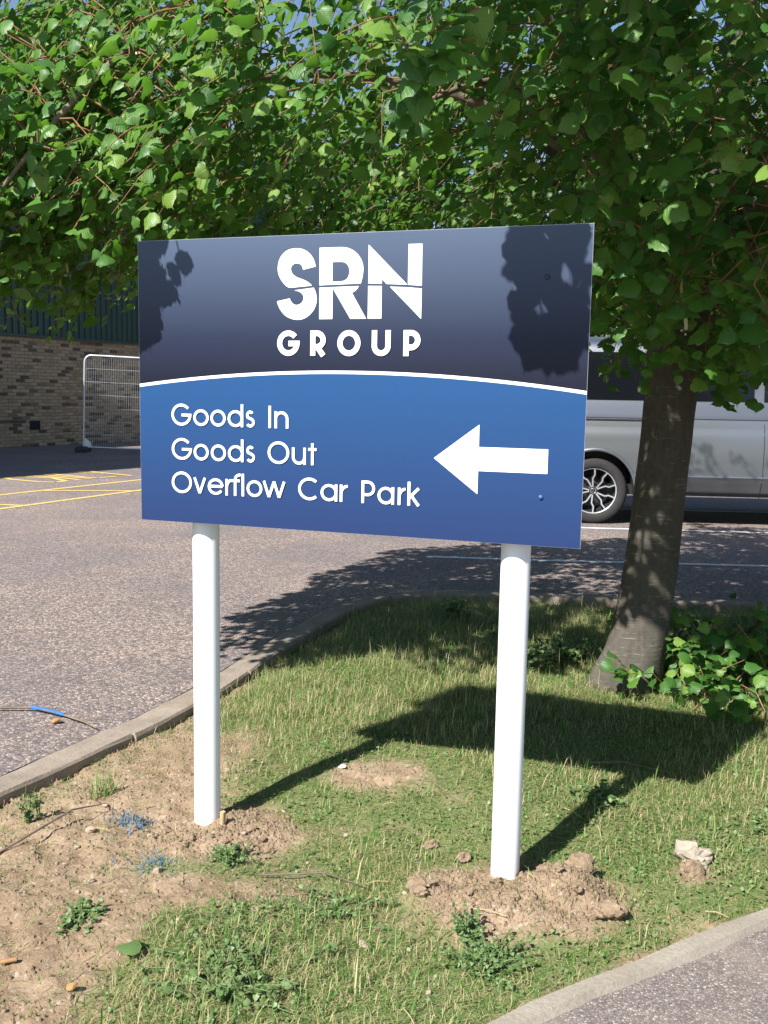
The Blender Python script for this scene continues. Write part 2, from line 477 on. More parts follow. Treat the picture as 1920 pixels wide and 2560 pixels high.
PATH = refine([(-5.5, -2.8), (-3.0, -0.75), (-1.2, 0.62), (-0.3, 1.36), (0.352, 1.842), (0.563, 1.969), (0.857, 2.15), (0.99, 2.228), (1.9, 2.75), (3.6, 3.55), (14.0, 4.7)], 6)   # path-side edge of the edging
PATH_UP = offset(PATH, 0.058)                 # verge-side edge of the edging
VERGE = KERB_IN + PATH_UP[::-1]
HOLE = KERB_OUT + [(14.0, -9.0)]

mb = MB()
mb.poly([[(-260, -60), (260, -60), (260, 320), (-260, 320)], HOLE], None, 0.0)
tag(mb.build('car_park', M['asphalt']), 'wide car park surface of worn pinkish chipped asphalt', kind='structure')
mb = MB()
mb.poly([PATH + [(14.0, -9.0), (-9.5, -9.5)]], None, 0.005)
tag(mb.build('footpath', M['path']), 'grey tarmac footpath with pale chippings at the lower right', kind='structure')

def kerb_run(name, inner, outer, ztop, zbot, mat, length, label, bevel=0.008):
    root = MB()
    n = len(inner)
    # concrete bed under the stones
    V = []; F = []
    for (a, b) in zip(inner, outer):
        V += [(a[0], a[1], zbot), (b[0], b[1], zbot)]
    F = [(2 * i, 2 * i + 2, 2 * i + 3, 2 * i + 1) for i in range(n - 1)]
    root.add(V, F)
    ro = root.build(name, mat); tag(ro, label, kind='structure')
    I = np.array(inner); O = np.array(outer)
    s = np.concatenate([[0], np.cumsum(np.linalg.norm(np.diff(I, axis=0), axis=1))])
    at = lambda A, q: np.array([np.interp(q, s, A[:, 0]), np.interp(q, s, A[:, 1])])
    q = 0.0
    while q < s[-1] - 0.1:
        e = min(q + length, s[-1])
        mb = MB(); V = []; ks = np.linspace(q + 0.005, e - 0.005, 7)
        dz = random.uniform(-0.004, 0.004)
        for k in ks:
            a, b = at(I, k), at(O, k); d = (b - a) / np.linalg.norm(b - a)
            jz = random.uniform(-0.003, 0.003); ji = random.uniform(-0.009, 0.008)
            a = a + d * ji; a2 = a + d * bevel; b2 = b - d * bevel
            z = ztop + dz + jz
            V += [(*a, zbot), (*a, z - bevel * (1 + random.random())), (*a2, z), (*b2, z), (*b, z - bevel), (*b, zbot)]
        F = []
        for i in range(6):
            for j in range(5):
                F.append((6 * i + j, 6 * i + j + 1, 6 * i + 7 + j, 6 * i + 6 + j)[::-1])
        F += [(0, 1, 2, 3, 4, 5)[::-1], tuple(36 + j for j in range(6))]
        mb.add(V, F)
        cx, cy = at(I, (q + e) / 2)
        if -4 < cx < 5 and -0.5 < cy < 8:
            mb.build('kerb_stone', mat, ro)
        else:
            mb.build('kerb_stone', mat, ro)
        q = e
    return ro
kerb_run('kerb', KERB_IN, KERB_OUT, 0.005, -0.16, M['kerb'], 0.915, 'flat topped concrete kerb between the asphalt and the verge')
kerb_run('path_edging', PATH, PATH_UP, 0.018, -0.12, M['edging'], 0.915, 'narrow concrete edging along the footpath', 0.012)

# ------------------------------------------------------------------ verge soil as a height field
POST_A = np.array([-0.529, 2.802]); POST_B = np.array([0.354, 2.505])
def soil_z(x, y):
    x = np.asarray(x, float); y = np.asarray(y, float)
    dk = dist_poly(x, y, KERB_IN)
    z = -0.036 * np.exp(-(dk / 0.22) ** 2) - 0.012 * np.exp(-(dk / 0.6) ** 2)
    z += 0.022 * smooth_noise(x, y, 1.3, 3, 3)
    z += 0.012 * smooth_noise(x, y, 6.0, 5, 4)
    bare = bare_f(x, y)
    z += bare * (0.013 * smooth_noise(x, y, 17, 8, 3) + 0.008 * smooth_noise(x, y, 55, 9, 2))
    # mounds of dug soil round the posts
    def bump(cx, cy, rx, ry, h, rot=0.0):
        c, s = math.cos(rot), math.sin(rot)
        u = ((x - cx) * c + (y - cy) * s) / rx; v = (-(x - cx) * s + (y - cy) * c) / ry
        r = np.sqrt(u * u + v * v)
        return h * np.clip(1 - r ** 2.2, 0, 1) ** 1.2
    nz = 1 + 0.5 * smooth_noise(x, y, 11, 12, 3)
    z += -0.045 * ell(x, y, 0.36, 2.42, 0.6, 0.45) + bump(0.345, 2.36, 0.31, 0.22, 0.048) * nz + bump(0.52, 2.42, 0.13, 0.12, 0.035) * nz + bump(0.14, 2.40, 0.09, 0.09, 0.02)
    z += -0.025 * ell(x, y, -0.5, 2.75, 0.5, 0.4) + bump(-0.43, 2.73, 0.26, 0.17, 0.024) * nz
    return z
def ell(x, y, cx, cy, rx, ry, rot=0.0):
    c, s = math.cos(rot), math.sin(rot)
    u = ((x - cx) * c + (y - cy) * s) / rx; v = (-(x - cx) * s + (y - cy) * c) / ry
    return np.exp(-((u * u + v * v) ** 1.5))
def bare_f(x, y):
    """0 grass .. 1 bare soil"""
    x = np.asarray(x, float); y = np.asarray(y, float)
    b = 1.25 * ell(x, y, -0.86, 2.95, 0.34, 0.75, -0.4) + 1.3 * ell(x, y, -0.95, 2.25, 0.38, 0.42) + 1.1 * ell(x, y, -0.85, 1.8, 0.27, 0.35)
    b += 1.5 * ell(x, y, 0.36, 2.40, 0.30, 0.22) + 1.2 * ell(x, y, -0.47, 2.72, 0.3, 0.17)
    b += 1.0 * ell(x, y, -0.02, 3.18, 0.2, 0.13, 0.3) + 0.8 * ell(x, y, 0.9, 2.98, 0.16, 0.07) + 0.9 * ell(x, y, 0.88, 2.5, 0.08, 0.08)
    b += 0.6 * ell(x, y, 0.1, 3.02, 0.26, 0.16) + 0.55 * ell(x, y, 0.62, 2.06, 0.3, 0.07, 0.55) + 0.8 * ell(x, y, 0.02, 2.75, 0.14, 0.08) + 0.6 * ell(x, y, -0.55, 2.35, 0.35, 0.12)
    b += 0.7 * np.exp(-(dist_poly(x, y, KERB_IN) / 0.12) ** 2) + 0.5 * np.exp(-(dist_poly(x, y, PATH_UP) / 0.06) ** 2)
    b += 0.6 * smooth_noise(x, y, 2.6, 21, 4) + 0.5 * smooth_noise(x, y, 8, 22, 3)
    b -= 0.45 * ell(x, y, -0.25, 1.98, 0.28, 0.3) + 0.5 * ell(x, y, 1.5, 3.2, 0.8, 0.9) + 0.5 * ell(x, y, 0.1, 4.0, 0.7, 0.6)
    return np.clip((b - 0.26) / 0.65, 0, 1)
def dirt_height(x, y):
    return float(soil_z(np.array([x]), np.array([y]))[0])

gx = np.unique(np.concatenate([np.arange(-3.6, -1.3, 0.06), np.arange(-1.3, 1.9, 0.0135), np.arange(1.9, 8.0, 0.1)]))
gy = np.unique(np.concatenate([np.arange(-2.2, 1.5, 0.08), np.arange(1.5, 3.2, 0.0135), np.arange(3.2, 6.6, 0.03)]))
GX, GY = np.meshgrid(gx, gy, indexing='ij')
inside = in_poly(GX, GY, VERGE)
GZ = np.where(inside, soil_z(GX, GY), -0.14)
nx, ny = GX.shape
idx = np.arange(nx * ny).reshape(nx, ny)
F = np.stack([idx[:-1, :-1], idx[1:, :-1], idx[1:, 1:], idx[:-1, 1:]], -1).reshape(-1, 4)
keep = inside.ravel()[F].any(1)
near = dist_poly(GX, GY, VERGE + [VERGE[0]]) < 0.15
keep |= near.ravel()[F].any(1)
g = mesh_np('verge_soil', np.stack([GX, GY, GZ], -1).reshape(-1, 3), F[keep], M['soil'], smooth=True, attrs={'cover': (1 - bare_f(GX, GY)).ravel()})
tag(g, 'dry brown soil of the planted verge', kind='structure')

# ------------------------------------------------------------------ road markings (sheets 4 mm above the asphalt)
def stroke2d(mbx, pts, w, z, mi=0):
    for (a, b) in zip(pts[:-1], pts[1:]):
        a = Vector(a); b = Vector(b); d = (b - a).normalized(); nrm = Vector((-d.y, d.x)) * w / 2
        mbx.add([(*(a - nrm), z), (*(b - nrm), z), (*(b + nrm), z), (*(a + nrm), z)], [(0, 1, 2, 3)], mi)
def marking(name, strokes, w, mat, label, z=0.004):
    mb = MB()
    for k, s_ in enumerate(strokes): stroke2d(mb, s_, w, z + 0.0006 * (k % 5))
    return tag(mb.build(name, mat), label, kind='structure')
marking('yellow_line', [[(-5.75, 9.35), (-4.68, 11.514), (-3.565, 13.806), (-2.4, 16.2)], [(-4.85, 8.55), (-4.14, 10.169), (-3.193, 12.358), (-2.0, 15.1)], [(-4.405, 12.095), (-3.167, 12.259)], [(-4.9, 10.62), (-4.001, 10.486)]], 0.085, M['yellow_paint'], 'worn yellow hatching lines on the asphalt in front of the brick wall')
marking('yellow_lettering', [[(-5.514, 13.751), (-5.326, 13.992), (-4.873, 13.879), (-4.518, 13.43), (-4.591, 13.23), (-4.821, 13.248), (-5.322, 13.527), (-5.514, 13.751)], [(-5.344, 14.197), (-4.917, 14.006), (-4.388, 13.646)], [(-5.196, 14.371), (-4.696, 14.051), (-4.282, 13.863)], [(-5.131, 14.531), (-4.424, 14.037), (-4.237, 14.006), (-4.041, 14.253)], [(-4.908, 14.88), (-4.473, 14.896), (-3.848, 14.433)], [(-4.73, 15.154), (-4.36, 14.768)]], 0.085, M['yellow_paint'], 'foreshortened yellow painted letters on the asphalt beyond the hatching')
marking('white_bay_line', [[(1.0, 9.56), (1.975, 9.481), (3.811, 9.341), (9, 8.94)]], 0.075, M['white_paint'], 'white bay line just in front of the van')
marking('white_lane_line', [[(0.35, 7.6), (1.193, 7.52), (3.05, 7.432), (9, 7.1)]], 0.07, M['white_paint'], 'white line across the asphalt nearer than the van')
marking('far_line_and_sunlit_strip', [[(1.0, 12.82), (4.024, 12.704), (9, 12.5)], [(1.6, 11.2), (3.535, 11.13), (9, 10.9)]], 0.09, M['white_paint'], 'white bay line under the van and a white strip standing in for sunlit ground beyond')  # first stroke paints the sunlit ground beyond the van, second is a real line

# ------------------------------------------------------------------ building on the left
WD = Vector((math.sin(math.radians(31)), math.cos(math.radians(31)), 0)); WN = Vector((WD.y, -WD.x, 0))
W0 = Vector((-8.35, 20.5, 0))
bld = empty('industrial_building', W0, math.atan2(WD.y, WD.x))   # local x along the wall, local -y towards the car park
tag(bld, 'long industrial unit of buff brick below dark green ribbed cladding', 'building')
BZ, BTOP, LW0, LW1 = 2.475, 8.1, -14.0, 11.0
mb = MB(); mb.box(((LW0 + LW1) / 2, 0.16, BZ / 2), (LW1 - LW0, 0.3, BZ))
wall = mb.build('brick_wall', M['mortar'], bld)      # mortar plane at y = 0.01
def brick_mesh(w, h=0.065):
    mb = MB(); hx, hz, b = w / 2, h / 2, 0.004
    V = [(-hx, 0.008, -hz), (hx, 0.008, -hz), (hx, 0.008, hz), (-hx, 0.008, hz), (-hx + b, -0.002, -hz + b), (hx - b, -0.002, -hz + b), (hx - b, -0.002, hz - b), (-hx + b, -0.002, hz - b)]
    F = [(4, 5, 6, 7), (0, 1, 5, 4), (1, 2, 6, 5), (2, 3, 7, 6), (3, 0, 4, 7)]
    return V, F
BV, BF = brick_mesh(0.215)
shared = bpy.data.meshes.new('brick'); shared.from_pydata(BV, [], BF); shared.materials.append(M['brick'])
a_ = shared.attributes.new('tint', 'FLOAT', 'POINT'); a_.data.foreach_set('value', [0.0] * 8)
allb = []
for r in range(32):
    off = 0.1125 * (r % 2)
    for k in range(int((LW1 - LW0) / 0.225)):
        x = LW0 + 0.12 + off + k * 0.225
        allb.append((x, 0.04 + r * 0.075))
vent_at = (0.98, 0.48)
vis = sorted([b for b in allb if -0.3 < b[0] < 4.6 and b[1] > 0.1 and not (abs(b[0] - vent_at[0]) < 0.19 and abs(b[1] - vent_at[1]) < 0.12)], key=lambda b: b[0] + 0.25 * abs(b[1] - 1.3))[:296]
vset = set(vis)
for x, z in vis:
    o = bpy.data.objects.new('brick', shared); COL.objects.link(o); o.parent = wall
    o.location = (x, random.uniform(-0.002, 0.002), z)
V = []; F = []; T = []
for x, z in allb:
    if (x, z) in vset or (abs(x - vent_at[0]) < 0.19 and abs(z - vent_at[1]) < 0.12): continue
    b = len(V); V += [(p[0] + x, p[1] + random.uniform(-0.0015, 0.0015), p[2] + z) for p in BV]; F += [tuple(i + b for i in f) for f in BF]; T += [random.random()] * 8
o = mesh_np('brick_coursing', np.array(V), np.array(F), M['brick'], wall, attrs={'tint': T}); o['kind'] = 'stuff'
# soldier course of redder brick under the cladding
V, F = [], []
k = 0; x = LW0 + 0.05; sold = bpy.data.meshes.new('soldier_brick'); sold.from_pydata(BV, [], BF); sold.materials.append(M['red_brick'])
x = LW0 + 0.12
while x < LW1 - 0.1:
    if random.random() < 0.75 and -0.4 < x < 4.7:
        o = bpy.data.objects.new('red_brick', sold); COL.objects.link(o); o.parent = wall; o.location = (x, -0.001, 0.04 + 32 * 0.075)
    x += 0.225
mb = MB(); mb.box((vent_at[0], -0.004, vent_at[1]), (0.27, 0.02, 0.2), bev=0.0)
mb.build('vent', M['soot'], bld)
# ribbed cladding sheets, each one metre wide
def sheet(x0):
    prof = []; p = 1.0 / 6
    for i in range(6):
        a = x0 + i * p
        prof += [(a, 0.0), (a + p * 0.55, 0.0), (a + p * 0.65, -0.035), (a + p * 0.9, -0.035), (a + p * 0.995, -0.001)]
    V = []; F = []
    for (x, y) in prof: V += [(x, y - 0.02, BZ), (x, y - 0.02, BTOP)]
    for i in range(len(prof) - 1): F.append((2 * i, 2 * i + 2, 2 * i + 3, 2 * i + 1))
    return V, F
clad = MB(); clad.box(((LW0 + LW1) / 2, 0.2, (BZ + BTOP) / 2 + 0.002), (LW1 - LW0, 0.36, BTOP - BZ - 0.004))
cl = clad.build('cladding', M['cladding'], bld)
sv, sf = sheet(0.0)
sm_ = bpy.data.meshes.new('cladding_sheet'); sm_.from_pydata(sv, [], sf); sm_.materials.append(M['cladding'])
for i in range(int(LW1 - LW0)):
    o = bpy.data.objects.new('cladding_sheet', sm_); COL.objects.link(o); o.parent = cl; o.location = (LW0 + i * 1.0, 0, 0)
mb = MB(); mb.box(((LW0 + LW1) / 2, -0.03, BZ - 0.03), (LW1 - LW0, 0.1, 0.05)); mb.build('drip_flashing', M['cladding'], bld)
mb = MB(); mb.box(((LW0 + LW1) / 2, 0.12, BTOP + 0.1), (LW1 - LW0 + 0.1, 0.5, 0.2)); mb.build('parapet_trim', M['cladding'], bld)
mb = MB(); mb.box(((LW0 + LW1) / 2, 6.4, BTOP / 2 - 0.05), (LW1 - LW0 - 0.02, 12.0, BTOP - 0.1)); mb.build('building_shell', M['cladding'], bld)
# the projecting wing left of the frame, whose corner throws the shade in front of the wall
kp = Vector((-9.7, 9.9, 0)) - W0
kx, ky = kp.dot(WD), kp.dot(Vector((-WD.y, WD.x, 0)))
mb = MB(); mb.box((kx - 6, ky + 4.0, 1.25), (12, 8, 2.5)); mb.build('wing_wall', M['brick'], bld)
mb = MB(); mb.box((kx - 6, ky + 4.0, 2.5 + 4.5), (12.05, 8.05, 9.0)); mb.build('wing_cladding', M['cladding'], bld)

# ------------------------------------------------------------------ mesh fence panel before the wall
fp = empty('fence_panel', (-6.29, 19.81, 0.0), math.radians(7.0))
fp.rotation_euler = (0, math.radians(2.0), math.radians(7.0))
tag(fp, 'temporary mesh fence panel of pale galvanised tube before the brick wall', 'fence panel')
FW, FH, FB = 3.45, 2.0, 0.11
pts = [(0, 0, 0.0), (0, 0, 1.0), (0, 0, FH - 0.14)]
for a in range(1, 7):
    w = PI / 2 * a / 6; pts.append((0.14 - 0.14 * math.cos(w), 0, FH - 0.14 + 0.14 * math.sin(w)))
for a in range(0, 7):
    w = PI / 2 * a / 6; pts.append((FW - 0.14 + 0.14 * math.sin(w), 0, FH - 0.14 + 0.14 * math.cos(w)))
pts.append((FW, 0, 0.0))
mb = MB(); mb.tube(pts, 0.021, 8); mb.tube([(0.02, 0, FB), (FW - 0.02, 0, FB)], 0.017, 8)
mb.build('frame', M['galv'], fp)
mb = MB()
for i in range(1, int(FW / 0.045)):
    x = i * 0.045; zt = FH - 0.02 if 0.14 < x < FW - 0.14 else FH - 0.08
    mb.tube([(x, 0, FB), (x, 0, zt)], 0.0024, 4, cap=False)
for i in range(1, 7):
    mb.tube([(0.0, 0.004, FB + i * 0.27), (FW, 0.004, FB + i * 0.27)], 0.003, 4, cap=False)
mb.build('wire_mesh', M['galv'], fp)
for sx in (0.0, FW):
    sg = 1 if sx == 0 else -1
    mb = MB(); mb.poly([[(0, 0), (sg * 0.16, 0), (sg * 0.13, 0.08), (sg * 0.06, 0.15), (0, 0.17)][::sg]], -0.004, 0.004, Matrix.Translation((sx + sg * 0.015, 0, FB + 0.01)) @ Matrix.Rotation(PI / 2, 4, 'X'))
    mb.build('corner_plate', M['galv'], fp)
    mb = MB(); mb.box((sx, 0, 0.06 if sx == 0 else 0.18), (0.22, 0.6, 0.12), bev=0.03)
    mb.build('fence_foot', M['rubber_block'], fp)

# ------------------------------------------------------------------ the sign
SL = Vector((-0.716, 2.782, 0.921)); SD = Vector((0.94754, -0.31963, 0)); SN = Vector((-0.31963, -0.94754, 0))
SWD, SHT = 1.28, 0.80
sign = empty('direction_sign', (-0.074, 2.66, 0.0), math.atan2(SD.y, SD.x))
tag(sign, 'blue and navy direction sign with a white left arrow on two white posts', 'sign')
SINV = (Matrix.Translation(sign.location) @ Matrix.Rotation(math.atan2(SD.y, SD.x), 4, 'Z')).inverted()
# panel object: origin at the panel's lower left corner, local x along, local z up, front towards -y
panel_loc = SINV @ SL
def uv_m(y): return Matrix.Translation((0, y, 0)) @ Matrix.Rotation(PI / 2, 4, 'X')   # (u, v) -> (x, z); z1 -> -y
mb = MB(); mb.box((SWD / 2, 0.0035, SHT / 2), (SWD, 0.004, SHT))
panel = mb.build('panel', M['alu'], sign); panel.location = panel_loc
def arc_v(u):  # top of the white stripe over the panel width
    uc, vmid, vend = 0.635, 0.4403, 0.3965
    R = ((SWD / 2) ** 2 + (vmid - vend) ** 2) / (2 * (vmid - vend))
    return vmid - R + math.sqrt(max(R * R - (u - uc) ** 2, 0))
us = [SWD * i / 48 for i in range(49)]
e = 0.0006
def face(name, loops, mat, y=0.0, mesh_y0=None):
    mb = MB()
    for k, lp in enumerate(loops): mb.poly(lp, None, y, uv_m(0))
    o = mb.build(name, mat, panel); return o
us_in = [e] + us[1:-1] + [SWD - e]
face('navy_band', [[[(u, arc_v(u)) for u in us_in] + [(SWD - e, SHT - e), (e, SHT - e)]]], M['print_navy'], -0.0010)
face('blue_band', [[[(e, e), (SWD - e, e)] + [(u, arc_v(u) - 0.0088) for u in us_in[::-1]]]], M['print_blue'], -0.0010)
face('white_stripe', [[[(u, arc_v(u) - 0.0087) for u in us_in] + [(u, arc_v(u) - 0.0001) for u in us_in[::-1]]]], M['print_white'], -0.0008)
S1 = [(0.5505, 0.7157), (0.5138, 0.708), (0.5119, 0.7158), (0.5066, 0.7229), (0.4957, 0.726), (0.4848, 0.7235), (0.4786, 0.7167), (0.4777, 0.7089), (0.4818, 0.6984), (0.4928, 0.6897), (0.5084, 0.6844), (0.524, 0.6782), (0.5364, 0.6701), (0.5396, 0.6656), (0.4717, 0.6607), (0.4584, 0.6708), (0.4457, 0.6866), (0.4393, 0.7036), (0.4386, 0.7177), (0.4424, 0.7358), (0.4533, 0.7523), (0.4705, 0.763), (0.4954, 0.7658), (0.5171, 0.7615), (0.5358, 0.7485), (0.5458, 0.733)]
S2 = [(0.4883, 0.6542), (0.5452, 0.6602), (0.5515, 0.648), (0.555, 0.6312), (0.5524, 0.6145), (0.5448, 0.5992), (0.5309, 0.5853), (0.5139, 0.577), (0.4967, 0.5751), (0.4778, 0.5787), (0.4604, 0.5873), (0.4477, 0.6017), (0.4397, 0.616), (0.4371, 0.6259), (0.475, 0.633), (0.4791, 0.6239), (0.487, 0.6168), (0.4964, 0.6147), (0.5073, 0.6179), (0.5144, 0.6262), (0.5163, 0.6346), (0.5134, 0.6431), (0.5056, 0.6494), (0.4962, 0.6527)]
R1 = [(0.5612, 0.764), (0.6269, 0.7641), (0.645, 0.7611), (0.663, 0.7516), (0.6766, 0.7375), (0.6843, 0.7223), (0.6869, 0.7059), (0.6849, 0.6868), (0.6798, 0.6686), (0.5615, 0.666)]
R1H = [(0.599, 0.726), (0.6259, 0.7258), (0.635, 0.7237), (0.6426, 0.7174), (0.6472, 0.7069), (0.6476, 0.6973), (0.6445, 0.6864), (0.6371, 0.6783), (0.6265, 0.6752), (0.599, 0.6749)]
R2 = [(0.5615, 0.6599), (0.6742, 0.6621), (0.6704, 0.6556), (0.6645, 0.6497), (0.655, 0.6449), (0.6961, 0.577), (0.6514, 0.577), (0.6002, 0.6578), (0.5998, 0.6578), (0.5998, 0.577), (0.5618, 0.577)]
N1 = [(0.7005, 0.768), (0.8084, 0.6631), (0.7516, 0.6658), (0.7388, 0.6788), (0.7384, 0.6666), (0.7008, 0.6682)]
N2 = [(0.8099, 0.7658), (0.8471, 0.7654), (0.8478, 0.6596), (0.8101, 0.6625)]
N3 = [(0.7005, 0.6619), (0.7384, 0.6609), (0.7386, 0.577), (0.7005, 0.577)]
N4 = [(0.7611, 0.6588), (0.8028, 0.6567), (0.848, 0.6526), (0.8478, 0.575)]
def rounded(pts, keep):
    """chaikin-smooth runs of short edges, keeping long straight ones and sharp corners"""
    for _ in range(2):
        out = []; n = len(pts)
        for i in range(n):
            p0, p1, p2 = np.array(pts[i - 1]), np.array(pts[i]), np.array(pts[(i + 1) % n])
            a, b = p1 - p0, p2 - p1
            cs = a @ b / (np.linalg.norm(a) * np.linalg.norm(b) + 1e-12)
            if cs < keep: out.append(tuple(p1))
            else:
                out.append(tuple(p1 - a * 0.25 if np.linalg.norm(a) < 0.03 else p1 - a / np.linalg.norm(a) * 0.004))
                out.append(tuple(p1 + b * 0.25 if np.linalg.norm(b) < 0.03 else p1 + b / np.linalg.norm(b) * 0.004))
        pts = out
    return pts
face('logo_letter', [[rounded(S1, 0.5)], [rounded(S2, 0.5)]], M['print_white'], -0.0004)
face('logo_letter', [[rounded(R1, 0.75), rounded(R1H, 0.6)], [R2]], M['print_white'], -0.0004)
face('logo_letter', [[N1], [N2], [N3], [N4]], M['print_white'], -0.0004)

# lettering drawn as pen strokes of a geometric sans
def arc(cx, cy, rx, ry, a0, a1, n=28):
    return [(cx + rx * math.cos(math.radians(a0 + (a1 - a0) * i / n)), cy + ry * math.sin(math.radians(a0 + (a1 - a0) * i / n))) for i in range(n + 1)]
def glyph(ch, x0, x1, b, cap, xh, w):
    """centre-line strokes inside [x0,x1] on baseline b; w is the pen width"""
    h = w / 2; cx = (x0 + x1) / 2; rx = (x1 - x0) / 2 - h
    xc, xr = b + xh / 2, xh / 2 - h
    cc, cr = b + cap / 2, cap / 2 - h
    L, R_ = x0 + h, x1 - h
    asc = b + cap * 1.04
    if ch == 'o': return [arc(cx, xc, rx, xr, 0, 360, 40)]
    if ch == 'O': return [arc(cx, cc, rx, cr * 1.02, 0, 360, 48)]
    if ch == 'G': return [arc(cx, cc, rx, cr * 1.02, 40, 358, 44) + [(cx + rx * 0.02, cc - cr * 0.035)]]
    if ch == 'C': return [arc(cx + rx * 0.14, cc, rx * 1.14, cr * 1.02, 48, 312, 40)]
    if ch == 'd': return [arc(cx, xc, rx, xr, 0, 360, 40), [(R_, b), (R_, asc)]]
    if ch == 'a': return [arc(cx, xc, rx, xr, 0, 360, 40), [(R_, b), (R_, b + xh)]]
    if ch == 's':
        r = xr / 2
        return [arc(cx - rx * .05, b + xh - h - r, rx * .86, r, 35, 215, 16) + arc(cx, b + h + r * 1.02, rx, r * 1.02, 75, -150, 18)]
    if ch == 'I': return [[(cx, b), (cx, b + cap)]]
    if ch == 'l': return [[(cx, b), (cx, asc)]]
    if ch == 'n': return [[(L, b), (L, b + xh)], arc(cx, b + xh - h - rx, rx, rx, 180, 0, 20) + [(R_, b)]]
    if ch == 'u': return [[(R_, b), (R_, b + xh)], [(L, b + xh)] + arc(cx, b + h + rx, rx, rx, 180, 360, 20) + [(R_, b + xh * .6)]]
    if ch == 't': return [[(cx, b), (cx, b + cap * .98)], [(x0, b + xh - h), (x1, b + xh - h)]]
    if ch == 'v': return [[(L, b + xh), (cx, b + h * .6)], [(R_, b + xh), (cx, b + h * .6)]]
    if ch == 'w':
        q = (R_ - L) / 4
        return [[(L, b + xh), (L + q, b + h * .6)], [(L + q, b + h * .6), (cx, b + xh * .98)], [(cx, b + xh * .98), (R_ - q, b + h * .6)], [(R_ - q, b + h * .6), (R_, b + xh)]]
    if ch == 'e': return [arc(cx, xc, rx, xr, 4, 325, 40), [(L, xc + xr * .04), (R_, xc + xr * .04)]]
    if ch == 'r': return [[(L, b), (L, b + xh)], arc(L + (x1 - L) * .95, b + xh * .42, (x1 - L) * .95, xh * .58 - h, 180, 88, 14)]
    if ch == 'f':
        sx = x0 + (x1 - x0) * .45; r = (x1 - sx) * .85
        return [[(sx, b), (sx, asc - h - r)] + arc(sx + r, asc - h - r, r, r, 175, 80, 10), [(x0, b + xh - h), (x0 + (x1 - x0) * .92, b + xh - h)]]
    if ch == 'P':
        br = cap * .28
        return [[(L, b), (L, b + cap)], [(L, b + cap - h)] + arc(R_ - br, b + cap - h - br, br, br, 90, -90, 20) + [(L, b + cap - h - 2 * br)]]
    if ch == 'k': return [[(L, b), (L, asc)], [(L, b + xh * .42), (R_ - h * .2, b + xh)], [(L + (R_ - L) * .28, b + xh * .56), (R_, b)]]
    if ch == 'R':
        br = cap * .27
        return [[(L, b), (L, b + cap)], [(L, b + cap - h)] + arc(R_ - br - w * .12, b + cap - h - br, br, br, 90, -90, 20) + [(L, b + cap - h - 2 * br)], [(L + (R_ - L) * .42, b + cap - h - 2 * br), (R_ - h * .1, b)]]
    if ch == 'U': return [[(L, b + cap)] + arc(cx, b + h + rx * 0.98, rx, rx * .98, 180, 360, 22) + [(R_, b + cap)]]
def pen(mbx, pts, w, y):
    n = len(pts); P = [Vector((p[0], p[1])) for p in pts]
    closed = (P[0] - P[-1]).length < 1e-6
    V = []
    for i in range(n):
        a = P[i - 1] if i > 0 else (P[-2] if closed else P[0]); c = P[i + 1] if i < n - 1 else (P[1] if closed else P[-1])
        d1 = (P[i] - a); d2 = (c - P[i])
        d1 = d1.normalized() if d1.length > 1e-9 else d2.normalized(); d2 = d2.normalized() if d2.length > 1e-9 else d1
        t = (d1 + d2).normalized(); nrm = Vector((-t.y, t.x)); k = 1 / max(0.45, nrm.dot(Vector((-d1.y, d1.x))))
        V += [(P[i].x - nrm.x * w / 2 * k, y, P[i].y - nrm.y * w / 2 * k), (P[i].x + nrm.x * w / 2 * k, y, P[i].y + nrm.y * w / 2 * k)]
    F = [(2 * i, 2 * i + 2, 2 * i + 3, 2 * i + 1) for i in range(n - 1)]
    mbx.add(V, F)
def write(chars, base, cap, xh, w, name):
    for i, (ch, a, b_) in enumerate(chars):
        mb = MB(); bl = base(0.5 * (a + b_))
        for k, st in enumerate(glyph(ch, a, b_, bl, cap, xh, w)):
            pen(mb, st, w, -0.0014 - 0.0002 * k - 0.0006 * (i % 2))
        mb.build('letter', M['print_white'], panel)
CAP, XH, PW = 0.0612, 0.0468, 0.0075
write([('G', .1061, .1706), ('o', .1777, .2265), ('o', .2319, .2801), ('d', .287, .3356), ('s', .3435, .3707), ('I', .4122, .4225), ('n', .4317, .4736)], lambda u: 0.2809, CAP, XH, PW, 'lettering')
write([('G', .1061, .1714), ('o', .1779, .2259), ('o', .2329, .2808), ('d', .2877, .3361), ('s', .3445, .3713), ('O', .4114, .4767), ('u', .4849, .5264), ('t', .534, .5581)], lambda u: 0.1828, CAP, XH, PW, 'lettering')
write([('O', .105, .1706), ('v', .1761, .2172), ('e', .2226, .2729), ('r', .2794, .2985), ('f', .2954, .3268), ('l', .3301, .3386), ('o', .346, .3944), ('w', .396, .466), ('C', .5044, .564), ('a', .5716, .6208), ('r', .6278, .6509), ('P', .6911, .7298), ('a', .737, .7839), ('r', .7944, .8156), ('k', .8213, .8565)], lambda u: 0.0862, CAP, XH, PW, 'lettering')
write([('G', .439, .5053), ('R', .5375, .5839), ('O', .616, .6816), ('U', .7139, .7665), ('P', .8016, .8479)], lambda u: 0.4797, 0.067, 0.05, 0.0146, 'lettering')
face('arrow', [[[(0.8911, 0.2155), (1.0105, 0.1259), (1.0108, 0.1862), (1.19, 0.1862), (1.19, 0.2483), (1.0112, 0.2483), (1.0107, 0.3058)]]], M['print_white'], -0.0004)
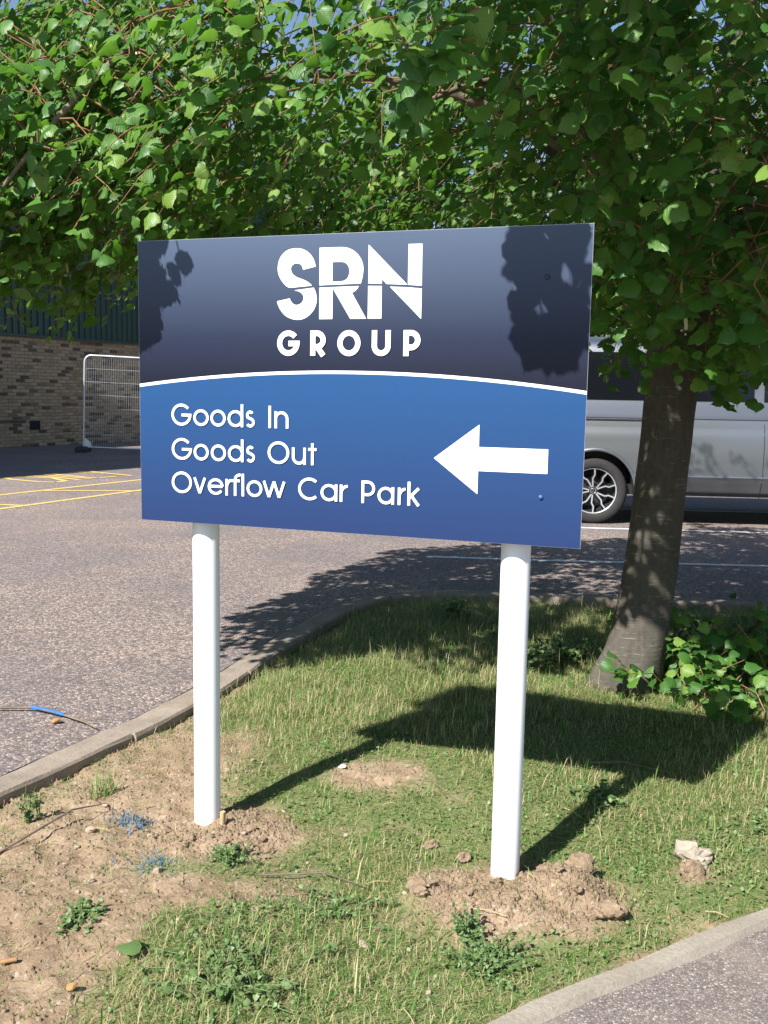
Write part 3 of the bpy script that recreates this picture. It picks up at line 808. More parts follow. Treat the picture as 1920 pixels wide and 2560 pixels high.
for (u, v, mt) in ((1.1715, 0.6739, 'rivet_dark'), (1.1758, 0.1264, 'rivet_blue')):
    mb = MB(); mb.lathe([(0.0, 0.0042), (0.003, 0.0038), (0.0055, 0.0018), (0.006, 0.0)], Matrix.Translation((u, -0.0014, v)) @ Matrix.Rotation(PI / 2, 4, 'X'), 14)
    mb.build('rivet', M[mt], panel)
# posts, behind the panel, with rail clips
for P_ in (POST_A, POST_B):
    lp = SINV @ Vector((P_[0], P_[1], 0))
    mb = MB(); mb.lathe([(0.0395, -0.3), (0.0395, 1.66), (0.0375, 1.664), (0.0, 1.666)], Matrix.Translation((lp.x, lp.y, 0)), 36)
    po = mb.build('post', M['post_white'], sign)
    for zc in (1.05, 1.59):
        mb = MB(); mb.lathe([(0.0415, -0.015), (0.0415, 0.015)], Matrix.Translation((lp.x, lp.y, zc)), 24)
        mb.build('clip', M['alu'], po)

# ------------------------------------------------------------------ lime leaf meshes
def leaf_template(kind):
    """unit-length leaf, base at origin, tip along +y, blade facing +z; returns V, F(tri), UV"""
    rs = np.random.default_rng(100 + kind)
    if kind < 6:      # detailed heart shape with teeth
        ts = np.array([-0.10, 0.02, 0.14, 0.28, 0.43, 0.57, 0.70, 0.81, 0.91])
        ws = np.array([0.20, 0.39, 0.49, 0.505, 0.45, 0.355, 0.24, 0.125, 0.045])
        ws = ws * rs.uniform(0.84, 1.04)
        fold = rs.uniform(0.1, 0.75); curl = rs.uniform(0.1, 0.95); wave = rs.uniform(0.03, 0.09)
        V = []; UV = []
        mids = np.clip(np.concatenate([[0.0], ts[1:]]), 0, 1)
        def place(x, y):
            z = -fold * abs(x) - curl * max(y, 0) ** 2 * 0.45 + wave * math.sin(9 * y + 2 * x + kind) * abs(x) * 2
            return (x, y * (1 - 0.06 * curl), z)
        for t in mids: V.append(place(0, t)); UV.append((0, t))
        for sd in (-1, 1):
            for i, (t, w) in enumerate(zip(ts, ws)):
                j = (0.034 if i % 2 else -0.022) + rs.uniform(-0.014, 0.014)
                V.append(place(sd * (w + j), t + (0.0 if i == 0 else -0.012))); UV.append((sd * w, t))
        V.append(place(0.05 * rs.uniform(-1, 1), 1.14)); UV.append((0, 1.05))
        n = len(ts); F = []
        for sd in (0, 1):
            e0 = n + sd * n
            for i in range(n - 1):
                q = [(i, i + 1, e0 + i + 1), (i, e0 + i + 1, e0 + i)]
                F += [t[::-1] if sd else t for t in q][::1]
            t = (n - 1, 3 * n, e0 + n - 1); F.append(t[::-1] if sd else t)
        F = [f[::-1] for f in F]
    else:             # eight-triangle version for leaves out of the view
        fold = 0.25; curl = 0.35
        pl = lambda x, y: (x, y, -fold * abs(x) - curl * y * y * 0.45)
        V = [pl(0, 0), pl(0, .35), pl(0, .7), pl(-.36, 0), pl(-.48, .35), pl(-.3, .7), pl(.36, 0), pl(.48, .35), pl(.3, .7), pl(0, 1.05)]
        UV = [(v[0], v[1]) for v in V]
        F = [(0, 4, 3), (0, 1, 4), (1, 5, 4), (1, 2, 5), (2, 9, 5), (0, 6, 7), (0, 7, 1), (1, 7, 8), (1, 8, 2), (2, 8, 9)]
        F = [f[::-1] for f in F]
    V = np.array(V); F = np.array(F)
    nz = np.cross(V[F[:, 1]] - V[F[:, 0]], V[F[:, 2]] - V[F[:, 0]])[:, 2]
    F[nz < 0] = F[nz < 0][:, ::-1]
    return V, F, np.array(UV)
LEAF = [leaf_template(k) for k in range(7)]

def frames(nrm, axis):
    nrm = nrm / np.linalg.norm(nrm, axis=1)[:, None]
    ax = axis - nrm * (axis * nrm).sum(1)[:, None]
    ax /= np.linalg.norm(ax, axis=1)[:, None] + 1e-9
    sx = np.cross(ax, nrm)
    return np.stack([sx, ax, nrm], 2)       # columns: x, y, z axes

def leaves_mesh(name, pos, rot, size, kind, tint, mat, parent, smooth=True):
    Vs, Fs, Us, Ts = [], [], [], []; b = 0
    for k in range(7):
        sel = np.where(kind == k)[0]
        if len(sel) == 0: continue
        V, F, U = LEAF[k]
        W = np.einsum('nij,vj->nvi', rot[sel] * size[sel][:, None, None], V) + pos[sel][:, None, :]
        Vs.append(W.reshape(-1, 3)); nf = len(V)
        Fs.append((F[None] + (np.arange(len(sel)) * nf)[:, None, None] + b).reshape(-1, 3)); b += len(sel) * nf
        Us.append(np.tile(U, (len(sel), 1))); Ts.append(np.repeat(tint[sel], nf))
    o = mesh_np(name, np.concatenate(Vs), np.concatenate(Fs), mat, parent, smooth, {'tint': np.concatenate(Ts)}, uv=np.concatenate(Us))
    o['kind'] = 'stuff'; return o
LEAF_ME = []
for k in range(6):
    V, F, U = LEAF[k]
    o = mesh_np('leaf', V, F, M['leaf'], None, True, {'tint': np.zeros(len(V))}, uv=U)
    LEAF_ME.append(o.data); bpy.data.objects.remove(o)
def leaf_object(name, k, pos, rot, size, parent, inv):
    o = bpy.data.objects.new(name, LEAF_ME[k]); COL.objects.link(o); o.parent = parent
    Mx = Matrix([[*(rot[i] * size), pos[i]] for i in range(3)] + [[0, 0, 0, 1]])
    o.matrix_local = inv @ Mx
    return o

# ------------------------------------------------------------------ the lime tree
TB = Vector((1.12, 4.27, 0.0))
tree = empty('lime_tree', TB)
tag(tree, 'lime tree with a smooth grey brown trunk and drooping heart shaped leaves beside the sign', 'tree')
TI = Matrix.Translation(-TB)
def lerp_path(pts, n):
    P = [Vector(p) for p in refine(pts, n)]; return P
def refine3(pts, k=5):
    P = [np.array(p, float) for p in pts]; out = []
    for i in range(len(P) - 1):
        p0, p1, p2, p3 = P[max(i - 1, 0)], P[i], P[i + 1], P[min(i + 2, len(P) - 1)]
        for j in range(k):
            t = j / k
            out.append(0.5 * (2 * p1 + (p2 - p0) * t + (2 * p0 - 5 * p1 + 4 * p2 - p3) * t * t + (3 * p1 - p0 - 3 * p2 + p3) * t ** 3))
    out.append(P[-1]); return np.array(out)
tk = refine3([(0.0, 0, -0.12), (0.01, 0, 0.02), (0.045, 0, 0.16), (0.085, 0.01, 0.4), (0.125, 0.02, 0.8), (0.15, 0.03, 1.2), (0.165, 0.03, 1.5), (0.15, 0.03, 1.66)], 8)
zz = tk[:, 2]
rr = np.interp(zz, [-0.12, 0.0, 0.05, 0.12, 0.22, 0.4, 0.9, 1.3, 1.5, 1.66], [0.19, 0.165, 0.15, 0.138, 0.129, 0.121, 0.113, 0.113, 0.125, 0.09])
_ph = RNG.uniform(0, 6, 6)
def wob(i, w):
    z = zz[i]; fl = max(0, 1 - z / 0.3)
    return 1 + 0.02 * math.sin(3 * w + 5 * z + _ph[0]) + 0.014 * math.sin(5 * w - 11 * z + _ph[1]) + 0.01 * math.sin(9 * w + 21 * z) + fl * (0.13 * math.cos(3 * (w - 3.4)) + 0.07 * math.cos(5 * w + 1))
mb = MB(); mb.tube(tk, rr, 36, wob=wob); mb.build('trunk', M['bark'], tree)
LIMBS = []
def limb(pts, r0, r1, name='limb', mat='bark', n=14):
    P = refine3(pts, 6); R_ = np.linspace(r0, r1, len(P))
    ph = random.uniform(0, 6)
    mb = MB(); mb.tube([p - np.array(TB) for p in P], R_, n, wob=lambda i, w: 1 + 0.05 * math.sin(2 * w + i * .5 + ph) + 0.03 * math.sin(5 * w + i))
    o = mb.build(name, M[mat], tree); LIMBS.append((P, R_)); return o
T_ = np.array(TB)
limb([T_ + (0.155, .03, 1.42), T_ + (0.07, -0.02, 1.72), T_ + (-0.08, -0.03, 2.15), T_ + (-0.24, -0.02, 2.6), T_ + (-0.42, 0.02, 3.1), T_ + (-0.7, 0.1, 3.9), T_ + (-0.9, .1, 4.7)], 0.088, 0.025)
limb([T_ + (0.17, .03, 1.42), T_ + (0.27, 0.04, 1.75), T_ + (0.32, 0.06, 2.3), T_ + (0.38, 0.08, 2.9), T_ + (0.45, 0.1, 3.6), T_ + (0.4, .2, 4.6), T_ + (.45, .2, 5.4)], 0.093, 0.025)
limb([T_ + (0.26, 0.04, 1.7), T_ + (0.45, 0.0, 2.1), T_ + (0.58, -0.05, 2.6), T_ + (0.66, -0.08, 3.1), T_ + (0.95, -0.1, 3.9)], 0.065, 0.02)
limb([T_ + (0.05, 0.0, 1.75), T_ + (-0.1, 0.25, 2.2), T_ + (-0.4, 0.7, 2.6), T_ + (-0.7, 1.2, 3.0)], 0.05, 0.02)
limb([T_ + (0.3, 0.05, 2.2), T_ + (0.5, 0.5, 2.6), T_ + (0.8, 1.1, 3.0)], 0.05, 0.02)
# big side branches out to the drooping edge of the crown
BR = [
 [T_ + (-0.24, -0.02, 2.6), (0.35, 3.9, 3.0), (-0.4, 3.5, 2.85), (-0.95, 3.3, 2.35), (-1.3, 3.2, 1.9)],
 [T_ + (-0.1, 0.0, 2.2), (0.4, 4.3, 2.55), (-0.4, 4.1, 2.6), (-1.2, 3.8, 2.3), (-1.7, 3.6, 1.9)],
 [T_ + (-0.32, 0.0, 2.85), (0.3, 3.5, 3.2), (0.0, 2.8, 3.0), (-0.05, 2.2, 2.6)],
 [T_ + (-0.05, -0.03, 2.05), (0.7, 3.7, 2.3), (0.35, 3.2, 2.3), (0.1, 2.9, 2.15)],
 [T_ + (0.3, 0.0, 2.0), (1.3, 3.6, 2.2), (1.2, 3.0, 2.05), (1.1, 2.7, 1.75)],
 [T_ + (0.1, 0.0, 1.75), (1.2, 3.75, 1.98), (1.4, 3.45, 1.75), (1.62, 3.3, 1.52)],
 [T_ + (0.6, -0.05, 2.7), (2.2, 3.7, 2.7), (2.7, 3.2, 2.3)],
 [T_ + (-0.35, 0.02, 2.9), (0.2, 5.2, 3.2), (-0.8, 5.2, 2.8), (-1.8, 5.0, 2.1)],
 [T_ + (0.4, 0.1, 2.9), (1.8, 5.4, 3.1), (2.4, 5.8, 2.5)],
 [T_ + (-0.7, .1, 3.9), (0.0, 3.6, 4.2), (-0.5, 2.8, 3.8)],
 [T_ + (0.45, .1, 3.6), (1.8, 3.4, 4.0), (2.2, 2.6, 3.6)],
 [T_ + (-0.5, 0.05, 3.3), (0.1, 4.0, 3.4), (-0.7, 3.6, 3.3), (-1.6, 3.1, 2.75)],
]
for b_ in BR: limb([tuple(map(float, q)) for q in b_], 0.027, 0.006, 'branch', 'branch', 8)

# shade that the crown throws, on the ground plan: leaves are kept where their shadow falls on the shade seen there
SHADE = [(-0.85, 4.55), (-0.95, 5.3), (-0.62, 6.05), (-0.42, 6.9), (0.05, 7.9), (0.75, 8.35), (1.9, 8.75), (2.9, 9.1), (3.35, 10.4), (6.5, 10.6), (8, 8.5), (8.0, 4.2), (3.2, 3.3), (2.0, 3.55), (1.8, 4.15), (1.3, 4.5), (0.85, 4.34), (0.35, 4.34), (0.05, 4.68), (-0.25, 4.5)]
SIGN_SH = [(-0.1, 3.56), (0.41, 4.12), (1.58, 3.74), (1.08, 3.14)]
BLOB_L = [(-0.05, .83), (.145, .83), (.155, .74), (.16, .70), (.13, .67), (.135, .61), (.1, .56), (.05, .50), (-0.05, .47)]
BLOB_R = [(1.05, .83), (1.035, .79), (1.06, .745), (1.02, .70), (1.08, .68), (1.1, .64), (1.09, .58), (1.1, .51), (1.13, .455), (1.18, .445), (1.24, .46), (1.3, .48), (1.3, .83)]
def leaf_ok(p, shade_sign=False):
    gx_ = p[:, 0] + SLX * p[:, 2]; gy_ = p[:, 1] + SLY * p[:, 2]
    wob_ = 0.16 * smooth_noise(gx_, gy_, 3.0, 41, 3)
    ok = in_poly(gx_ + wob_, gy_ + wob_, SHADE)
    # relation to the sign: where does the sun ray through p meet the sign plane
    sl = np.array(SL); sn = np.array(SN); sd = np.array(SD); sv = -np.array(SUN)
    t = ((sl - p) @ sn) / (sv @ sn)
    h = p + t[:, None] * sv
    u = (h - sl) @ sd; v = h[:, 2] - sl[2]
    front = t > 0
    hits = front & (u > -0.06) & (u < SWD + 0.06) & (v > -0.06) & (v < SHT + 0.06)
    blob = in_poly(u, v, BLOB_L) | in_poly(u, v, BLOB_R)
    behind = (t < -0.06) & in_poly(gx_, gy_, SIGN_SH)
    ok = (ok | behind) & ~hits
    if shade_sign: ok |= hits & blob & (t > 0.12) & (t < 1.6)
    # nothing inside the sign, and nothing between lens and sign face
    c0 = np.array([0, 0, 1.3]); tt = ((sl - p) @ sn)
    d = p - c0; k = ((sl - c0) @ sn) / (d @ sn)
    q = c0 + d * k[:, None]; uu = (q - sl) @ sd; vv = q[:, 2] - sl[2]
    cover = (k > 0.97) & (uu > -0.03) & (uu < SWD + 0.035) & (vv > -0.05) & (vv < SHT + 0.005)
    near_pl = (np.abs(tt) < 0.06) & (uu > -0.07) & (uu < SWD + 0.07) & (vv > -.07) & (vv < SHT + 0.07)
    ok &= ~cover & ~near_pl
    return ok
def z_low(x, y):
    zl = np.interp(x, [-2.5, -1.6, -1.05, -0.8, -0.62, -0.3, 0.3, 0.75, 1.0, 2.5], [1.62, 1.6, 1.68, 1.82, 1.95, 1.98, 1.92, 1.42, 1.40, 1.40])
    zl = np.where(y > 4.6, np.maximum(zl, np.interp(x, [-2, 0.4, 1.2, 2.5], [1.75, 2.0, 1.62, 1.5])), zl)
    return zl + 0.12 * smooth_noise(x, y, 2.2, 51, 2)

sprays = []
def try_sprays(n, box, thr=-0.3):
    P = np.stack([RNG.uniform(box[0][i], box[1][i], n) for i in range(3)], 1)
    gx_ = P[:, 0] + SLX * P[:, 2]; gy_ = P[:, 1] + SLY * P[:, 2]
    rad = np.hypot((P[:, 0] - 1.15) / 3.3, (P[:, 1] - 4.5) / 3.1)
    rmax = np.interp(P[:, 2], [1.3, 2.0, 3.0, 4.5, 5.5, 6.2], [0.9, 1.0, 1.0, 0.85, 0.6, 0.2])
    rmax = rmax * np.interp(P[:, 0], [-1.7, -1.0, -0.72, -0.42, -0.05], [.95, .77, .73, .88, 1.0])
    ok = (rad < rmax) & (P[:, 2] > z_low(P[:, 0], P[:, 1]) + 0.2)
    zm = np.interp(gx_, [-1, 0.25, 0.8, 1.5, 2.2], [2.6, 2.9, 4.2, 5.2, 6.2]) + 0.25 * smooth_noise(gx_, gy_, 1.1, 63, 2)
    ok &= P[:, 2] < zm
    clump = smooth_noise(P[:, 0] + 0.6 * P[:, 2], P[:, 1] - 0.5 * P[:, 2], 1.5, 61, 2)
    ok &= clump > thr
    ok &= ~((P[:, 0] > 0.55) & (P[:, 1] < 4.15) & (P[:, 2] > 1.75) & (RNG.uniform(0, 1, n) < 0.2))
    ok &= ~((P[:, 0] > 0.75) & (P[:, 0] < 1.75) & (P[:, 1] < 4.3) & (P[:, 2] < 2.1) & (RNG.uniform(0, 1, n) < 0.3))
    ok &= ~((P[:, 2] > 2.5) & (P[:, 2] < 3.4) & (RNG.uniform(0, 1, n) < 0.28))
    ok &= ~((P[:, 0] > 1.1) & (P[:, 0] < 1.8) & (P[:, 1] < 4.25) & (P[:, 2] > 2.0) & (P[:, 2] < 3.4) & (RNG.uniform(0, 1, n) < 0.55))
    return P[ok]
pts_view = try_sprays(11500, ((-2.3, 1.5, 1.45), (4.0, 7.2, 3.35)))
pts_top = try_sprays(3600, ((-2.3, 1.5, 3.35), (4.2, 7.4, 6.2)), -0.06)
extra = np.concatenate([
    np.stack([RNG.uniform(-1.5, -0.5, 90), RNG.uniform(3.05, 3.5, 90), RNG.uniform(1.75, 2.7, 90)], 1),
    np.stack([RNG.uniform(-2.0, -1.0, 60), RNG.uniform(3.5, 4.2, 60), RNG.uniform(1.8, 2.4, 60)], 1),
    np.stack([RNG.uniform(-1.9, -0.7, 46), RNG.uniform(3.2, 4.4, 46), RNG.uniform(2.3, 2.9, 46)], 1),
    np.stack([RNG.uniform(0.7, 2.1, 80), RNG.uniform(2.8, 4.0, 80), RNG.uniform(1.55, 2.1, 80)], 1),
])
def on_sun_ray(u0, u1, v0, v1, t0, t1, n):
    u = RNG.uniform(u0, u1, n); v = RNG.uniform(v0, v1, n); t = RNG.uniform(t0, t1, n)
    return np.array(SL)[None] + u[:, None] * np.array(SD) + v[:, None] * np.array([0, 0, 1]) + t[:, None] * np.array(SUN)
extra2 = np.concatenate([on_sun_ray(-0.05, 0.17, .6, .95, .3, .65, 22), on_sun_ray(1.0, 1.3, .5, .98, .4, 1.0, 40)])

def spray_leaves(p0, n_leaf, length, detail):
    out = np.array([p0[0] - 1.15, p0[1] - 4.5, 0.0]); out /= np.linalg.norm(out) + 1e-6
    hd = out + RNG.normal(0, 0.7, 3) * (1, 1, 0.2); hd[2] = RNG.uniform(-0.9, 0.0); hd /= np.linalg.norm(hd)
    q = np.linspace(0, 1, 7)
    path = p0 + hd * (length * q)[:, None] + np.array([0, 0, -1.0]) * (length * 0.5 * q ** 2)[:, None]
    tq = (np.arange(n_leaf) + RNG.uniform(-.3, .3, n_leaf) + 0.7) / n_leaf
    tq = np.clip(tq, 0.04, 1)
    base = np.stack([np.interp(tq, q, path[:, i]) for i in range(3)], 1)
    side = np.cross(hd, (0, 0, 1)); side /= np.linalg.norm(side) + 1e-6
    sg = np.where(np.arange(n_leaf) % 2, 1.0, -1.0)
    pet = side[None] * sg[:, None] * RNG.uniform(.012, .035, n_leaf)[:, None] + np.array([0, 0, -1]) * RNG.uniform(.0, .025, n_leaf)[:, None]
    pos = base + pet
    axis = side[None] * sg[:, None] * 0.55 + hd[None] * 0.55 + np.array([0, 0, -0.75]) + RNG.normal(0, .35, (n_leaf, 3))
    nrm = np.array(SUN)[None] * 0.55 + out[None] * 0.35 + np.array([0, 0, 0.45]) + RNG.normal(0, 0.52, (n_leaf, 3))
    size = RNG.uniform(0.04, 0.08, n_leaf) * np.where(RNG.uniform(0, 1, n_leaf) < .12, .65, 1.0) * (0.75 + 0.25 * np.sin(tq * PI))
    return path, base, pos, frames(nrm, axis), size

twig = MB(); petiole_pts = []
POS, ROT, SIZ, KND, TIN = [], [], [], [], []
allP = [(p, 13, RNG.uniform(.3, .55), True) for p in pts_view] + [(p, 12, RNG.uniform(.35, .6), False) for p in pts_top] + [(p, 12, RNG.uniform(.25, .4), True) for p in extra] + [(p, 8, RNG.uniform(.15, .28), 2) for p in extra2]
bp = np.concatenate([P for P, R_ in LIMBS[1:]])
for p0, nl, ln, det in allP:
    path, base, pos, rot, size = spray_leaves(p0, nl, ln, det)
    cen = pos + rot[:, :, 1] * size[:, None] * 0.5
    ok = leaf_ok(cen, det == 2) & (np.linalg.norm(cen - (0, 0, 1.3), axis=1) > 1.35) & (cen[:, 2] > z_low(cen[:, 0], cen[:, 1]) - 0.1)
    if ok.sum() < 3: continue
    tint = RNG.uniform(0, 0.55) + RNG.uniform(0, 0.4, nl)
    POS.append(pos[ok]); ROT.append(rot[ok]); SIZ.append(size[ok]); TIN.append(tint[ok])
    KND.append(RNG.integers(0, 6, ok.sum()) if det else np.full(ok.sum(), 6))
    if det:
        last = np.max(np.where(ok)[0]) / nl
        k = max(3, int(round(last * 6)) + 1)
        okp = leaf_ok(path[:k], det == 2)
        if okp.all():
            d = np.linalg.norm(bp - p0, axis=1); j = int(np.argmin(d))
            pp = list(path[:k])
            if d[j] < 0.34:
                mid = (bp[j] + p0) / 2 + np.array([0, 0, 0.03])
                pp = [bp[j], mid] + pp
            if len(pp) > k and not leaf_ok(np.array(pp[:2])).all(): pp = pp[2:]
            twig.tube([q_ - np.array(TB) for q_ in pp], list(np.linspace(0.0032 if len(pp) > k else 0.0025, 0.001, len(pp))), 4, cap=False)
        for b_, p_ in zip(base[ok], pos[ok]):
            twig.add([b_ - np.array(TB) + (.0011, 0, 0), b_ - np.array(TB) - (.0011, 0, 0), p_ - np.array(TB)], [(0, 1, 2)])
POS = np.concatenate(POS); ROT = np.concatenate(ROT); SIZ = np.concatenate(SIZ); KND = np.concatenate(KND); TIN = np.concatenate(TIN)
tw = twig.build('twigs', M['twig'], tree); tw['kind'] = 'stuff'
# the nearest 300 leaves in view are parts of their own
cF, cR, cU = np.array(_F), np.array(_R), np.array(_U)
dv = POS - np.array([0, 0, 1.3]); zc = dv @ cF
px = 960 + 2377 * (dv @ cR) / zc; py = 1280 - 2377 * (dv @ cU) / zc
inview = (zc > 0.3) & (px > -30) & (px < 1950) & (py > -30) & (py < 1200)
big = np.where(inview & (KND < 6), SIZ / np.maximum(zc, .1), 0)
pick = np.argsort(-big)[:290]
pm = np.zeros(len(POS), bool); pm[pick] = True
for i in pick: leaf_object('leaf', int(KND[i]), POS[i], ROT[i], float(SIZ[i]), tree, TI)
rest = ~pm
o = leaves_mesh('foliage', POS[rest] - T_, ROT[rest], SIZ[rest], KND[rest], TIN[rest], M['leaf'], tree)
# pale flower bracts hanging among the lit leaves
br_i = np.where(inview & (RNG.uniform(0, 1, len(POS)) < 0.05))[0][:260]
mb = MB()
for i in br_i:
    p = POS[i] - T_; a = random.uniform(0, PI); dx, dy = math.cos(a) * .006, math.sin(a) * .006; L_ = random.uniform(.04, .065)
    mb.add([p + (-dx * .4, -dy * .4, 0), p + (dx * .4, dy * .4, 0), p + (dx, dy, -L_ * .5), p + (-dx, -dy, -L_ * .5), p + (dx * .5 + .004, dy * .5, -L_), p + (-dx * .5 + .004, -dy * .5, -L_)], [(0, 1, 2, 3), (3, 2, 4, 5)])
    for q in range(2):
        e_ = p + np.array([random.uniform(-.012, .012), random.uniform(-.012, .012), -L_ - random.uniform(.0, .02)])
        mb.box(tuple(e_), (.005, .005, .006))
o = mb.build('flower_bracts', M['bract'], tree); o['kind'] = 'stuff'
print('leaves', len(POS))

# ------------------------------------------------------------------ basal shoots on the right of the trunk
sh = empty('basal_shoots', (1.45, 4.2, 0)); tag(sh, 'low bush of broad leaved lime suckers growing against the foot of the trunk', 'shrub')
SI = Matrix.Translation((-1.45, -4.2, 0)); S0 = np.array([1.45, 4.2, 0])
mb = MB(); cnt = 0; spos, srot, ssz, sk = [], [], [], []
for i in range(140):
    bx = RNG.uniform(1.12, 2.5); by = RNG.uniform(3.86, 4.9) - (0.12 if bx > 1.4 else 0)
    if by > 4.1 and bx < 1.32: bx += 0.25
    b0 = np.array([bx, by, dirt_height(bx, by) - 0.02]); hgt = RNG.uniform(.14, .36) * (0.6 if by < 4.0 else 1)
    tip = b0 + np.array([RNG.normal(-0.03, .14), RNG.normal(-.1, .12), hgt])
    mid = (b0 + tip) / 2 + np.array([0, 0, .05])
    mb.tube([b0 - S0, mid - S0, tip - S0], [.004, .003, .0015], 5, cap=False)
    for k in range(8):
        t = RNG.uniform(.25, 1.0); p = b0 * (1 - t) ** 2 + 2 * mid * t * (1 - t) + tip * t * t + RNG.normal(0, .03, 3)
        spos.append(p); ssz.append(RNG.uniform(.036, .074))
        ax = np.array([RNG.normal(0, 1), RNG.normal(-.3, 1), RNG.normal(-.35, .3)]); nr = np.array(SUN) * .5 + np.array([0, -.15, .7]) + RNG.normal(0, .35, 3)
        srot.append(frames(nr[None], ax[None])[0]); sk.append(int(RNG.integers(0, 6)))
mb.build('stems', M['twig'], sh)
order = np.argsort([-s / p[1] for s, p in zip(ssz, spos)])
for i in order[:280]: leaf_object('leaf', sk[i], spos[i], srot[i], ssz[i], sh, SI)
rest_i = order[280:]
if len(rest_i): leaves_mesh('foliage', np.array(spos)[rest_i] - S0, np.array(srot)[rest_i], np.array(ssz)[rest_i], np.array(sk)[rest_i], RNG.uniform(0, 1, len(rest_i)), M['leaf'], sh)

# ------------------------------------------------------------------ trees and hedge behind the car park
def bg_tree(x, y, h, r, n, label, name='tree', trunk=True, leaf=0.16, zb=0.25):
    e_ = empty(name, (x, y, 0)); tag(e_, label, 'tree' if trunk else 'hedge', 'trees beyond the car park')
    rs = np.random.default_rng(int(abs(x * 71 + y * 13)))
    nc = 46
    # clump centres through the crown, leaves round each clump
    d = rs.normal(0, 1, (nc, 3)); d /= np.linalg.norm(d, axis=1)[:, None]
    rad = rs.uniform(.35, 1.0, nc) ** .6
    cz = h * (zb + (1 - zb) / 2); hz = h * (1 - zb) / 2
    C_ = d * rad[:, None] * np.array([r, r, hz]) + np.array([0, 0, cz])
    if not trunk: C_[:, 2] = np.clip(C_[:, 2], 0.3, None)
    which = rs.integers(0, nc, n); sc = rs.uniform(.22, .4, nc) * r
    dd = rs.normal(0, 1, (n, 3)); dd /= np.linalg.norm(dd, axis=1)[:, None]
    P_ = C_[which] + dd * (sc[which] * rs.uniform(.4, 1.0, n) ** .5)[:, None] * (1, 1, .8)
    P_[:, 2] = np.maximum(P_[:, 2], 0.05)
    nr = dd * .6 + np.array([0, 0, .5]) + rs.normal(0, .5, (n, 3)); ax = rs.normal(0, 1, (n, 3))
    Rm = frames(nr, ax); s_ = rs.uniform(.6, 1.2, n) * leaf
    Q = np.array([(-.38, 0, 0), (0, -.5, .04), (.38, 0, 0), (0, .5, .04)])
    V_ = (np.einsum('nij,vj->nvi', Rm * s_[:, None, None], Q) + P_[:, None, :]).reshape(-1, 3)
    F_ = np.arange(4 * n).reshape(n, 4)
    cr = mesh_np('crown', V_, F_, M['far_leaf'], e_, False, {'tint': np.repeat(rs.uniform(0, .6, nc)[which] + rs.uniform(0, .39, n), 4)})
    if trunk:
        mb = MB(); mb.tube([(0, 0, -.1), (0.03, 0, h * .2), (0.08, 0.05, h * .45), (0.1, 0, h * .75)], [h * .03, h * .022, h * .015, h * .005], 10); 
        mb.build('trunk', M['bark'], e_)
        mb = MB()
        for k in range(7):
            c_ = C_[rs.integers(0, nc)]; mb.tube([(0.04, 0, h * rs.uniform(.2, .5)), tuple(c_ * (.5, .5, .8)), tuple(c_)], [h * .01, h * .006, h * .002], 6, cap=False)
        mb.build('limbs', M['bark'], e_)
    return e_
bg_tree(-2.6, 33.0, 10.4, 3.1, 20000, 'bushy dark green tree beside the end of the cladding', leaf=.21, zb=.05)
bg_tree(1.2, 35.5, 12.0, 3.4, 20000, 'tall small leaved tree behind the middle of the sign', leaf=.21, zb=.05)
bg_tree(5.4, 33.0, 10.8, 3.3, 20000, 'broad small leaved tree behind the right half of the sign', leaf=.21, zb=.05)
bg_tree(9.6, 31.0, 10.2, 3.2, 20000, 'rounded small leaved tree behind the roof of the van', leaf=.21, zb=.05)
bg_tree(13.6, 29.0, 10.6, 3.4, 20000, 'dense small leaved tree at the right edge of the view', leaf=.21, zb=.05)
bg_tree(-6.5, 38.0, 11.5, 3.4, 12000, 'tree rising behind the green cladding', leaf=.18, zb=.15)
bg_tree(18.0, 33.0, 11.0, 3.6, 8000, 'tree just outside the right edge of the view', leaf=.2, zb=.1)
he = MB()
n = 16000; rs = np.random.default_rng(5)
hx_ = rs.uniform(-2, 24, n); hy_ = 24.5 - 0.08 * hx_ + rs.normal(0, .45, n); hz_ = rs.uniform(0.03, 2.6, n) * (0.9 + 0.2 * smooth_noise(hx_, hx_ * 0, .8, 71, 2))
Rm = frames(rs.normal(0, .5, (n, 3)) + (0, -.5, .5), rs.normal(0, 1, (n, 3))); s_ = rs.uniform(.1, .2, n)
Q = np.array([(-.38, 0, 0), (0, -.5, .04), (.38, 0, 0), (0, .5, .04)])
V_ = (np.einsum('nij,vj->nvi', Rm * s_[:, None, None], Q) + np.stack([hx_, hy_, hz_], 1)[:, None, :]).reshape(-1, 3)
o = mesh_np('hedge', V_, np.arange(4 * n).reshape(n, 4), M['far_leaf'], None, False, {'tint': np.repeat(rs.uniform(0, 1, n), 4)})
tag(o, 'dark leafy hedge along the far side of the car park', 'hedge')

